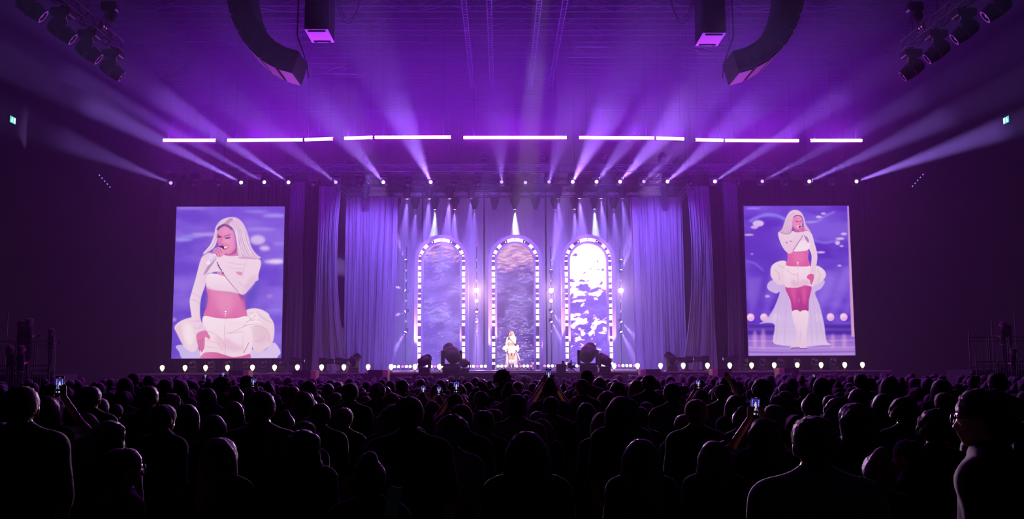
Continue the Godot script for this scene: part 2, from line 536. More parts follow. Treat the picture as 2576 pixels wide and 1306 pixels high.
func sea_texture(kind: int) -> ImageTexture:
	# the film on the arch screens: a violet sea with bright crests and, above, a lit sky
	var W := 176; var H := 640
	var im := Image.create(W, H, false, Image.FORMAT_RGB8)
	var a := FastNoiseLite.new(); a.seed = 11 + kind * 5; a.frequency = 1.0; a.fractal_octaves = 3
	var b := FastNoiseLite.new(); b.seed = 40 + kind * 7; b.frequency = 1.0; b.fractal_octaves = 2
	var c := FastNoiseLite.new(); c.seed = 90 + kind * 3; c.frequency = 1.0; c.fractal_octaves = 4
	c.fractal_octaves = 5
	for y in H:
		var v := float(y) / H
		for x in W:
			var u := float(x) / W
			var X := u; var Y := v * 3.64
			var warp := b.get_noise_2d(X * 1.6, Y * 1.6)
			# crests: ridged noise, long across and thin upright, rising to the right
			var rx := X * 1.5 + 0.25 * Y + warp * 0.12
			var ry := (Y + 0.16 * X) * 5.5 + warp * 0.45
			var crest := pow(clampf(1.0 - absf(a.get_noise_2d(rx, ry)) * 3.4, 0, 1), 2.0)
			var fine := pow(clampf(1.0 - absf(c.get_noise_2d(rx * 2.4, ry * 2.6)) * 4.0, 0, 1), 2.0)
			var patch := clampf(0.45 + b.get_noise_2d(X * 1.3 + 7.0, Y * 1.5) * 1.9, 0, 1)
			var swell := clampf(0.5 + a.get_noise_2d(rx * 0.8 + 3.0, ry * 0.45) * 1.5, 0, 1)
			var dark: Color = [Color(0.38, 0.29, 0.74), Color(0.29, 0.18, 0.62), Color(0.31, 0.20, 0.64)][kind]
			var mid: Color = [Color(0.53, 0.43, 0.86), Color(0.47, 0.34, 0.80), Color(0.42, 0.29, 0.74)][kind]
			var col := dark.lerp(mid, swell)
			var sea := clampf((0.80 - v) * 7.0, 0, 1) if kind == 0 else (1.0 if kind == 1 else 0.25)
			col = col.lerp(Color(0.70, 0.68, 1.0), clampf(crest * patch * 0.95 + fine * patch * 0.6, 0, 1) * sea)
			# glints low on the centre and left screens
			var gl := c.get_noise_2d(X * 6.0, Y * 15.0)
			if kind == 1 and v > 0.5: col = col.lerp(Color(1.0, 0.84, 0.96), clampf((gl - 0.30) * 9.0, 0, 1) * clampf((v - 0.52) * 6.0, 0, 1))
			if kind == 0 and v > 0.6: col = col.lerp(Color(1.0, 0.8, 0.9), clampf((gl - 0.46) * 9.0, 0, 1))
			var wisp := c.get_noise_2d(rx * 1.8, ry * 1.2)
			if kind < 2:
				# lit sky at the top, breaking up into the first waves
				var k := clampf((((0.16 if kind == 0 else 0.205) - v) * 9.0 + wisp * 1.3 + (0.25 if kind == 1 else -0.1)) * 1.6, 0, 1)
				if v > 0.26: k = 0.0
				var sk := clampf(0.5 + c.get_noise_2d(rx * 2.0 + 5.0, ry * 2.2) * 2.2, 0, 1)
				col = col.lerp(Color(0.56, 0.45, 0.86).lerp(Color(0.95, 0.74, 0.88), sk) if kind == 0 else Color(0.78, 0.52, 0.80).lerp(Color(1.0, 0.84, 0.90), sk), k)
			else:
				# third screen: a blaze of cloud above, torn bright clouds lower down
				var cl := c.get_noise_2d(rx * 1.9, ry * 0.85) * 1.7 + b.get_noise_2d(X * 1.2 + 2.0, Y * 1.8) * 0.5
				var th := -1.15
				if v > 0.20: th = lerpf(-1.15, 0.10, clampf((v - 0.20) * 4.5, 0, 1))
				if v > 0.42: th = lerpf(0.10, 0.75, clampf((v - 0.42) * 12.0, 0, 1))
				if v > 0.51: th = lerpf(0.75, -0.10, clampf((v - 0.51) * 12.0, 0, 1))
				if v > 0.66: th = lerpf(-0.10, 0.38, clampf((v - 0.66) * 8.0, 0, 1))
				if v > 0.84: th = lerpf(0.38, 0.85, clampf((v - 0.84) * 9.0, 0, 1))
				var k := clampf((cl - th) * 2.4, 0, 1)
				col = col.lerp(Color(0.80, 0.52, 0.82), clampf(k * 1.7, 0, 1))
				col = col.lerp(Color(1.0, 0.93, 0.98), clampf((k - 0.30) * 1.9, 0, 1))
			im.set_pixel(x, y, col)
	return ImageTexture.create_from_image(im)

func screen_mat(called: String, tex: Texture2D, e: float) -> StandardMaterial3D:
	var m := mat(called, Color(0.02, 0.02, 0.02), 0.5)
	m.emission_enabled = true
	m.emission = Color.BLACK
	m.emission_texture = tex
	m.emission_energy_multiplier = e
	m.texture_repeat = false
	return m

func arches() -> void:
	var z := -46.0
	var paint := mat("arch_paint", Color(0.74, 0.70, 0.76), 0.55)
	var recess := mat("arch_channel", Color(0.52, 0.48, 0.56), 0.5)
	var lamp := glow("panel_lamp_white", Color(1.0, 0.86, 1.0), 12.0)
	var lamp_dim := glow("panel_lamp_dim", Color(1.0, 0.84, 1.0), 5.0)
	var R := 1.30; var RI := 0.885; var spring := 5.28
	var where := [1111.0, 1296.5, 1480.0]
	var names := ["left", "middle", "right"]
	var film := ["calm violet sea", "pink sky over violet sea", "bright white clouds"]
	# lamp panels on a leg: height above the deck, width, height of panel; 2 = a pair of small lamps
	var leg := [[914.5, 0.15, 0.14, 2], [896.0, 0.19, 0.26, 1], [880.5, 0.19, 0.28, 1], [865.5, 0.19, 0.22, 1], [849.0, 0.18, 0.12, 1], [817.0, 0.16, 0.16, 1], [800.0, 0.19, 0.26, 1], [784.0, 0.19, 0.28, 1], [769.0, 0.19, 0.2, 1], [752.0, 0.18, 0.12, 1], [739.0, 0.12, 0.07, 2], [721.5, 0.18, 0.2, 1], [705.0, 0.19, 0.26, 1], [690.0, 0.19, 0.26, 1], [674.5, 0.19, 0.2, 1], [657.0, 0.14, 0.08, 2], [644.5, 0.14, 0.08, 2]]
	for i in 3:
		var cx := P(where[i], 760.0, z).x
		var t := thing("light_arch", "tall pale arch studded with white lamp panels, %s of three" % names[i], "arch", Vector3(cx, DECK, z), "light arches")
		part("outer_band", band(1.13, R, -0.20, 0.22, spring), paint, t)
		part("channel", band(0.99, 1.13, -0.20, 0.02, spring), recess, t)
		part("inner_band", band(RI, 0.99, -0.20, 0.16, spring), paint, t)
		var rc := 1.06
		var n := 0
		for sx in [-1.0, 1.0]:
			for q in leg:
				var y := P(where[i], q[0], z).y - DECK
				lamp_panel(t, Vector3(rc * sx, y, 0.07), 0.0, q[1], q[2] * 0.82, q[3], lamp if q[3] == 1 else lamp_dim)
			for q in [[26.0, 0.17, 0.16], [44.0, 0.2, 0.2]]:
				var a := deg_to_rad(q[0])
				lamp_panel(t, Vector3(cos(a) * rc * sx, spring + sin(a) * rc, 0.07), (PI / 2 - a) * -sx + PI / 2, q[2], q[1], 1, lamp)
			lamp_panel(t, Vector3(0.20 * sx, spring + rc - 0.02, 0.07), -0.19 * sx, 0.36, 0.17, 1, lamp)
			lamp_panel(t, Vector3(0.46 * sx, spring + rc - 0.10, 0.07), -0.45 * sx, 0.05, 0.05, 1, lamp_dim)
			area(t, t.position + Vector3(rc * sx, 3.0, 0.16), t.position + Vector3(rc * sx, 3.0, 8.0), Vector2(0.15, 5.6), Color(1.0, 0.82, 1.0), 0.9)
		# the arched video screen set in the opening
		var s := thing("arch_screen", "arched video screen inside the %s arch, showing %s" % [names[i], film[i]], "screen", Vector3(cx, DECK, z - 0.24), "arched video screens")
		RI += 0.03
		var mb := Mb.new()
		var H := spring + RI
		var ctr := mb.vert(Vector3(0, H / 2, 0), Vector3.BACK, Vector2(0.5, 0.5))
		var prev := -1
		var outline := [Vector2(-RI, 0)]
		for j in 41:
			var a := PI - PI * j / 40.0
			outline.append(Vector2(cos(a) * RI, spring + sin(a) * RI))
		outline.append(Vector2(RI, 0))
		outline.append(Vector2(-RI, 0))
		for p: Vector2 in outline:
			var k := mb.vert(Vector3(p.x, p.y, 0), Vector3.BACK, Vector2(p.x / (2.0 * RI) + 0.5, 1.0 - p.y / H))
			if prev >= 0: mb.tri_i(ctr, prev, k)
			prev = k
		part("picture", mb, screen_mat("arch_screen_%d" % i, sea_texture(i), [0.85, 0.82, 1.45][i]), s)
		var back := Mb.new().box(Vector3(0, H / 2 - 0.25, -0.05), Vector3(2.0 * RI, H - 0.5, 0.08))
		part("cabinet", back, M.black_plastic, s)
		RI -= 0.03
		area(s, s.position + Vector3(0, 3.0, 0.1), s.position + Vector3(0, 3.0, 9.0), Vector2(1.6, 5.4), Color(0.72, 0.62, 1.0), [0.5, 0.6, 1.0][i])

func lamp_panel(parent: Node3D, at: Vector3, roll: float, w: float, h: float, n: int, m: Material) -> void:
	var l := Node3D.new()
	l.name = "lamp_panel"
	parent.add_child(l, true)
	l.position = at
	l.rotation.z = roll
	put("housing", unit_box(w + 0.03, h + 0.03, 0.06, M.black_plastic), l, Vector3(0, 0, -0.025))
	if n == 1:
		put("lamp", face(w, h, m), l, Vector3(0, 0, 0.008))
	else:
		for s in [-1.0, 1.0]:
			put("lamp", face(w * 0.42, h, m), l, Vector3(w * 0.28 * s, 0, 0.008))

var boxes := {}
func face(w: float, h: float, m: Material) -> Mesh:
	# a slightly domed diffuser
	var key := "face %.3f %.3f %s" % [w, h, m.resource_name]
	if not boxes.has(key):
		var b := Mb.new()
		var c := Vector3(0, 0, 0.012)
		var k := [Vector3(-w / 2, -h / 2, 0), Vector3(w / 2, -h / 2, 0), Vector3(w / 2, h / 2, 0), Vector3(-w / 2, h / 2, 0)]
		for i in 4: b.tri(c, k[i], k[(i + 1) % 4], Vector3.BACK)
		boxes[key] = b.mesh(m)
	return boxes[key]

func unit_box(w: float, h: float, d: float, m: Material) -> Mesh:
	var key := "%.3f %.3f %.3f %s" % [w, h, d, m.resource_name]
	if not boxes.has(key):
		boxes[key] = Mb.new().box(Vector3.ZERO, Vector3(w, h, d), minf(minf(w, h), d) * 0.2).mesh(m)
	return boxes[key]

# a gathered drape hanging from a pipe: edges given at the top and bottom, folds that open out towards the hem
func drape(called: String, label: String, tl: Vector3, tr: Vector3, bl: Vector3, br: Vector3, folds: float, amp: float, m: Material, sd: int, bulge_l := 0.0, bulge_r := 0.0, group := "", nx := 220) -> Node3D:
	var t := thing(called, label, "curtain", Vector3.ZERO, group)
	var nz := FastNoiseLite.new(); nz.seed = sd; nz.frequency = 1.0; nz.fractal_octaves = 2
	var fold := func(u: float, v: float) -> float:
		var a: float = u * folds + nz.get_noise_2d(u * folds * 0.6, v * 0.5) * 1.1
		var fine: float = sin(a * TAU) * 0.6 + sin(a * TAU * 0.53 + 1.7) * 0.55
		var broad: float = nz.get_noise_2d(u * folds * 0.28 + 9.0, v * 0.9) * 2.4
		return lerpf(fine, fine * 0.35 + broad, v)
	var mb := Mb.new().sheet(nx, 36, func(u: float, v: float) -> Vector3:
		var vv := v * v
		var a: Vector3 = tl.lerp(bl, v) + Vector3(bulge_l * (vv - v), 0, 0)
		var b: Vector3 = tr.lerp(br, v) + Vector3(bulge_r * (vv - v), 0, 0)
		var p := a.lerp(b, u)
		p.z += amp * fold.call(u, v)
		return p)
	part("cloth", mb, m, t)
	part("pipe", Mb.new().tube(tl + Vector3(0.0, 0.03, 0), tr + Vector3(0.0, 0.03, 0), 0.03, -1, 6), M.dark_truss, t)
	for k in [0.15, 0.85]:
		var p := tl.lerp(tr, k)
		part("hanging_line", Mb.new().tube(p, Vector3(p.x, HANG, p.z), 0.008, -1, 4), M.dark_truss, t)
	return t

func drapes() -> void:
	var voile := mat("pale_voile", Color(0.66, 0.64, 0.70), 0.9)
	var grey := mat("grey_voile", Color(0.50, 0.49, 0.56), 0.9)
	var D := DECK + 0.01
	var q := func(px: float, y: float, z: float) -> Vector3:
		var p := P(px, 700.0, z)
		return Vector3(p.x, y, z)
	var hgt := func(px: float, py: float, z: float) -> float: return P(px, py, z).y
	# cloth behind the arches, sewn from wide panels
	var px := [985.0, 1062.0, 1140.0, 1218.0, 1296.0, 1374.0, 1452.0, 1530.0, 1612.0]
	for i in 8:
		var yt: float = hgt.call(1296.0, 484.0, -48.6)
		drape("backcloth", "flat violet-lit backcloth panel behind the arches, number %s from the left" % ["one", "two", "three", "four", "five", "six", "seven", "eight"][i], q.call(px[i] + 2, yt, -48.6), q.call(px[i + 1] - 2, yt, -48.6), q.call(px[i] + 2, D, -48.6), q.call(px[i + 1] - 2, D, -48.6), 7.0, 0.012, voile, 100 + i, 0, 0, "backcloth panels", 60)
	for s in [0, 1]:
		var side := "left" if s == 0 else "right"
		var X := func(v: float) -> float: return v if s == 0 else 2588.0 - v
		var mk := func(called: String, label: String, tl: float, tr: float, bl: float, br: float, py: float, z: float, folds: float, amp: float, m: Material, sd: int, b0: float, b1: float) -> void:
			var yt: float = hgt.call(X.call((tl + tr) / 2), py, z)
			var A: Vector3 = q.call(X.call(tl), yt, z); var B: Vector3 = q.call(X.call(tr), yt, z)
			var C: Vector3 = q.call(X.call(bl), D, z); var E: Vector3 = q.call(X.call(br), D, z)
			if s == 0: drape(called, label, A, B, C, E, folds, amp, m, sd, b0, b1, "sheer side curtains")
			else: drape(called, label, B, A, E, C, folds, amp, m, sd, -b1, -b0, "sheer side curtains")
		mk.call("sheer_curtain", "broad pleated sheer curtain beside the arches on the %s" % side, 868.0, 1000.0, 866.0, 992.0, 496.0, -45.0, 15.0, 0.09, voile, 1 + s, 0.0, 0.0)
		mk.call("sheer_curtain", "draped sheer curtain flaring to its hem, next to the %s screen's dark leg" % side, 800.0, 856.0, 788.0, 880.0, 468.0, -43.6, 9.0, 0.10, voile, 5 + s, 0.0, 1.4)
		mk.call("sheer_curtain", "narrow dim curtain strip nearest the %s side screen" % side, 727.0, 765.0, 720.0, 764.0, 458.0, -43.0, 7.0, 0.07, grey, 9 + s, 0.0, 0.25)
		mk.call("dark_leg_drape", "dark curtain leg between the sheer curtains on the %s" % side, 762.0, 802.0, 762.0, 796.0, 456.0, -43.9, 5.0, 0.06, M.black_cloth, 12 + s, 0.0, 0.0)
		mk.call("masking_drape", "black masking drape hung behind the %s side screen" % side, 392.0, 770.0, 392.0, 770.0, 455.0, -44.6, 30.0, 0.05, M.black_cloth, 15 + s, 0.0, 0.0)
		# slanted header truss over the sheer curtains
		var a := P(X.call(842.0), 460.0, -43.1); var b := P(X.call(878.0), 497.0, -44.3)
		truss("header_truss", "short slanting truss over the sheer curtains on the %s" % side, a, b, 0.22, 0.22, 0.025, 5, M.truss_metal, "header trusses", 1)

# ---------------------------------------------------------------- moving lights
var fx := {}
func fixture_meshes() -> void:
	var m: Material = M.black_metal
	fx.base = Mb.new().box(Vector3(0, -0.07, 0), Vector3(0.36, 0.14, 0.30), 0.02).mesh(m)
	fx.clamp = Mb.new().box(Vector3(0, 0.03, 0), Vector3(0.08, 0.08, 0.10), 0.01).mesh(M.dark_truss)
	var y := Mb.new().box(Vector3(0, -0.165, 0), Vector3(0.40, 0.05, 0.16), 0.012)
	y.box(Vector3(-0.19, -0.31, 0), Vector3(0.05, 0.30, 0.14), 0.012)
	y.box(Vector3(0.19, -0.31, 0), Vector3(0.05, 0.30, 0.14), 0.012)
	fx.yoke = y.mesh(m)
	# the head points along -z
	var T := Transform3D(Basis(Vector3.RIGHT, -PI / 2), Vector3.ZERO)
	var h := Mb.new().lathe([Vector2(0, -0.24), Vector2(0.10, -0.235), Vector2(0.145, -0.19), Vector2(0.155, -0.05), Vector2(0.15, 0.08), Vector2(0.13, 0.19), Vector2(0.125, 0.235), Vector2(0.09, 0.235), Vector2(0.075, 0.205)], T, 18)
	fx.head = h.mesh(m)
	fx.ring = Mb.new().lathe([Vector2(0.152, -0.02), Vector2(0.166, -0.01), Vector2(0.166, 0.02), Vector2(0.15, 0.03)], T, 18).mesh(M.lens_off)
	fx.lens_shape = [Vector2(0.075, 0.205), Vector2(0, 0.226)]
	fx.T = T

func lens_mesh(m: Material) -> Mesh:
	var k := "lens " + m.resource_name
	if not fx.has(k): fx[k] = Mb.new().lathe(fx.lens_shape, fx.T, 10).mesh(m)
	return fx[k]

func moving_head(label: String, at: Vector3, dir: Vector3, hang: bool, size: float, lens: Material, group: String) -> Node3D:
	# at: the face of the base that touches the truss or the floor
	var t := thing("moving_head_light", label, "stage light", at, group)
	if not hang: t.rotation.z = PI
	t.scale = Vector3.ONE * size
	var d := (t.global_basis.inverse() * dir).normalized()
	put("base", fx.base, t)
	if hang: put("clamp", fx.clamp, t)
	var yk := put("yoke", fx.yoke, t)
	yk.rotation.y = atan2(-d.x, -d.z)
	var hd := put("head", fx.head, t, Vector3(0, -0.40, 0))
	hd.basis = Basis.looking_at(d, Vector3.UP if absf(d.y) < 0.98 else Vector3.BACK)
	put("trim_ring", fx.ring, hd)
	put("lens", lens_mesh(lens), hd)
	return t

func rig() -> void:
	fixture_meshes()
	var on := glow("lens_on", Color(0.90, 0.84, 1.0), 5.0)
	var dimmed := glow("lens_dim", Color(0.85, 0.72, 1.0), 1.2)
	var off: Material = M.lens_off
	# ---- three trusses over the stage
	var ty := 10.62
	var t1 := [P(415, 428, -41).x, P(2175, 428, -41).x]
	truss("lighting_truss", "long front lighting truss over the stage edge with a row of beam lights", Vector3(t1[0], ty, -41), Vector3(t1[1], ty, -41), 0.4, 0.3, 0.026, 64, M.truss_metal, "stage lighting trusses", 6)
	var t2 := [P(872, 460, -44).x, P(1722, 460, -44).x]
	truss("lighting_truss", "middle lighting truss above the singer", Vector3(t2[0], ty, -44), Vector3(t2[1], ty, -44), 0.4, 0.3, 0.026, 30, M.dark_truss, "stage lighting trusses", 4)
	truss("lighting_truss", "rear lighting truss just in front of the backcloth", Vector3(t2[0] - 0.6, ty, -47), Vector3(t2[1] + 0.6, ty, -47), 0.4, 0.3, 0.026, 32, M.dark_truss, "stage lighting trusses", 4)
	for s in [-1.0, 1.0]:
		truss("side_truss", "fore-and-aft truss joining the stage trusses on the %s" % ["left" if s < 0 else "right"], Vector3(7.1 * s, ty + 0.37, -40.8), Vector3(7.1 * s, ty + 0.37, -47.2), 0.3, 0.3, 0.025, 12, M.dark_truss, "stage lighting trusses", 1)
	# ---- beam lights on the front truss: start x -> a pixel the beam crosses, how far forward it has come there, brightness
	var beams := {0: [300, 408, -33, 0.35], 3: [425, 366, -33, 1.2], 4: [505, 368, -35, 0.6], 5: [573, 356, -33, 1.15], 7: [758, 392, -36, 0.4], 9: [868, 345, -33, 0.8], 11: [1012, 300, -31, 1.3], 14: [1256, 350, -33, 0.28], 16: [1412, 345, -33, 0.3], 17: [1507, 330, -32, 1.5], 18: [1575, 362, -34, 0.6], 19: [1655, 352, -33, 1.4], 20: [1690, 388, -36, 0.25], 21: [1770, 378, -35, 0.9], 23: [1925, 372, -34, 0.75], 25: [2020, 402, -36, 0.45], 27: [2200, 380, -33, 0.8], 29: [2390, 372, -31, 1.3]}
	for i in 30:
		var x: float = 437.0 + 58.93 * i
		var at := Vector3(P(x, 432, -41).x, ty - 0.25, -40.8)
		var dir := Vector3(0, -0.15, 1)
		var lens := off
		var b: Array = beams.get(i, [])
		var piv := at + Vector3(0, -0.40, 0)
		if b:
			dir = (P(b[0], b[1], -41.0 + (b[2] + 41.0) * (1.35 if i > 6 and i < 22 else 1.15)) - piv).normalized()
			lens = on if b[3] > 0.5 else dimmed
		elif i == 15:
			dir = Vector3(0.01, -0.2, 1).normalized(); lens = dimmed
		else:
			dir = Vector3(rng.randf_range(-0.3, 0.3), rng.randf_range(-1.2, -0.5), 1).normalized()
		var nth := i + 1
		var what := "shooting a bright beam" if b and b[3] > 0.9 else ("shooting a soft beam" if b and b[3] > 0.5 else ("with a faint beam" if b else "unlit"))
		var t := moving_head("beam light %s on the front truss, %s from the left end" % [what, ordinal(nth)], at, dir, true, 1.0, lens, "beam lights on the front truss")
		if b:
			spot(t, piv + dir * 0.31, piv + dir * 10.0, 2.1 if i > 6 and i < 22 else 1.5, BEAM, (6300.0 if i > 6 and i < 22 else 8000.0) * b[3], 0.05, 0.7)
	# ---- washes and specials hanging from the middle and rear trusses, pointing down
	var row_a := [[919, 0.0], [1024.5, 0.7], [1080, 1.1], [1131, 1.0], [1185, 0.45], [1296, 0.0], [1404, 0.5], [1458, 1.1], [1512, 0.9], [1566, 0.55], [1672, 0.0]]
	var row_b := [[946, 0.0], [997, 0.0], [1045, 0.55], [1094, 1.2], [1144, 1.0], [1194, 0.45], [1244, 0.0], [1295, 1.9], [1347, 0.0], [1396, 0.45], [1445, 0.95], [1495, 1.3], [1544, 0.5], [1594, 0.0], [1643, 0.0]]
	var c := 0
	for row in [row_a, row_b]:
		var z := -44.0 if c == 0 else -47.0
		for k in row.size():
			var q: Array = row[k]
			var at := Vector3(P(q[0], 505, z).x, ty - 0.18, z)
			var out := signf(at.x) * (0.5 if c == 0 else 0.15)
			var name2 := "middle" if c == 0 else "rear"
			var t := down_light("stage spotlight %s under the %s truss, %s from the left" % ["glowing downwards" if q[1] > 0.0 else "switched off", name2, ordinal(k + 1)], at, on if q[1] > 0.6 else (dimmed if q[1] > 0.0 else off), "spotlights under the %s truss" % name2)
			if q[1] > 0.0:
				var tint := Color(0.80, 0.84, 1.0) if c == 1 and k in [3, 11] else (Color(0.95, 0.90, 1.0) if c == 1 and k == 7 else Color(0.58, 0.46, 1.0))
				spot(t, at + Vector3(0, -0.70, 0), at + Vector3(out, -8.0, 0.9 if c == 0 else 1.3), 10.5, tint, 1400.0 * q[1], 0.05, 0.6)
		c += 1
	# ---- magenta light bars on a hung pipe in front of the stage
	var bars := [[411, 353, 542, 353], [573, 353, 761, 351.5], [767, 351.5, 837, 349], [867, 348, 937, 345.5], [943, 345.5, 1134, 345], [1166, 346, 1425, 346], [1457, 346, 1645, 347], [1651, 347.5, 1720, 349.5], [1750, 351.5, 1819, 353], [1824, 353.5, 2009, 354], [2039, 353.5, 2168, 353.5]]
	var tube := glow("light_bar_pink", Color(0.92, 0.36, 1.0), 45.0)
	for i in bars.size():
		var q: Array = bars[i]
		var a := PY(q[0], q[1], 10.2); var b := PY(q[2], q[3], 10.2)
		var t := thing("light_bar", "glowing magenta light bar above the stage, %s from the left" % ordinal(i + 1), "light bar", (a + b) / 2, "magenta light bars")
		var d := (b - a)
		t.basis = Basis(d.normalized(), Vector3.UP, d.normalized().cross(Vector3.UP))
		var L := d.length()
		part("housing", Mb.new().box(Vector3(0, 0.0, -0.07), Vector3(L, 0.15, 0.08), 0.01), M.black_metal, t)
		part("tube_lamp", Mb.new().tube(Vector3(-L / 2, 0, 0), Vector3(L / 2, 0, 0), 0.055, -1, 8, false), tube, t)
		for s in [-0.4, 0.4]:
			part("suspension_wire", Mb.new().tube(Vector3(L * s, 0.07, -0.07), Vector3(L * s, HANG - 10.2, -0.07), 0.006, -1, 4), M.dark_truss, t)
		area(t, t.position + Vector3(0, -0.07, 0.03), t.position + Vector3(0, -8.0, 5.0), Vector2(L, 0.11), Color(0.76, 0.10, 1.0), 7.5 * L)
		area(t, t.position + Vector3(0, 0.09, -0.04), t.position + Vector3(0, 8.0, -3.0), Vector2(L, 0.11), Color(0.56, 0.12, 1.0), 36.0 * L)
	# ---- wash lights on the front truss flooding the cloths violet
	for i in 6:
		var x := -6.5 + 2.6 * i
		var at := Vector3(x, ty + 0.18, -41.0)
		var to := Vector3(x * 1.1, 4.5, -46.8)
		var t := moving_head("violet wash light standing on the front truss, %s from the left" % ordinal(i + 1), at, (to - at).normalized(), false, 0.85, dimmed, "violet wash lights")
		spot(t, at + Vector3(0, 0.34, 0) + (to - at).normalized() * 0.4, to, 38.0, Color(0.54, 0.40, 1.0), 56.0, 0.12, 0.9)
	# ---- roof trusses and cable ladders high above
	var lines := [-36.0, -38.7, -41.6, -44.6, -47.4, -50.8]
	for i in lines.size():
		truss("roof_truss", "silvery roof truss crossing high above the stage, %s row back" % ordinal(i + 1), Vector3(-17, 16.2, lines[i]), Vector3(17, 16.2, lines[i]), 0.62, 0.5, 0.03, 26, M.dark_truss, "roof trusses", 4)
	for i in 4:
		var px: float = [1168.0, 1231.0, 1356.0, 1420.0][i]
		var a := PY(px, 20.0, 15.7)
		var t := thing("cable_ladder", "steel cable ladder under the roof, %s of four from the left" % ordinal(i + 1), "cable ladder", Vector3(a.x, 15.8, -34.0), "cable ladders")
		for s in [-0.09, 0.09]:
			part("rail", Mb.new().box(Vector3(s, 0, -6), Vector3(0.025, 0.06, 12.0)), M.truss_metal, t)
		var rung := Mb.new().tube(Vector3(-0.09, 0, 0), Vector3(0.09, 0, 0), 0.014, -1, 5).mesh(M.truss_metal)
		for k in 40: put("rung", rung, t, Vector3(0, 0, -0.15 - 0.3 * k))
		for k in 3:
			part("hanger", Mb.new().tube(Vector3(0, 0.03, -2 - 4 * k), Vector3(0, HANG - 15.8, -2 - 4 * k), 0.008, -1, 4), M.dark_truss, t)
	# ---- lights in columns beside the arches
	columns(on, dimmed)

func ordinal(n: int) -> String:
	var w := ["first", "second", "third", "fourth", "fifth", "sixth", "seventh", "eighth", "ninth", "tenth", "eleventh", "twelfth", "thirteenth", "fourteenth", "fifteenth", "sixteenth", "seventeenth", "eighteenth", "nineteenth", "twentieth", "twenty-first", "twenty-second", "twenty-third", "twenty-fourth", "twenty-fifth", "twenty-sixth", "twenty-seventh", "twenty-eighth", "twenty-ninth", "thirtieth", "thirty-first", "thirty-second"]
	return w[n - 1]

func down_light(label: String, at: Vector3, lens: Material, group: String) -> Node3D:
	var t := thing("spotlight", label, "stage light", at, group)
	if not fx.has("down"):
		fx.down = Mb.new().lathe([Vector2(0, 0.0), Vector2(0.16, -0.01), Vector2(0.20, -0.10), Vector2(0.19, -0.30), Vector2(0.12, -0.52), Vector2(0.105, -0.62), Vector2(0.095, -0.62), Vector2(0.095, -0.57)], Transform3D(), 18).mesh(M.black_metal)
		fx.bracket = Mb.new().box(Vector3(0, -0.05, 0), Vector3(0.46, 0.04, 0.06), 0.01).box(Vector3(-0.22, -0.17, 0), Vector3(0.03, 0.26, 0.06), 0.008).box(Vector3(0.22, -0.17, 0), Vector3(0.03, 0.26, 0.06), 0.008).mesh(M.black_metal)
	put("body", fx.down, t)
	put("bracket", fx.bracket, t)
	var k := "downlens " + lens.resource_name
	if not fx.has(k): fx[k] = Mb.new().lathe([Vector2(0.096, -0.60), Vector2(0, -0.625)], Transform3D(), 10).mesh(lens)
	put("lens", fx[k], t)
	return t

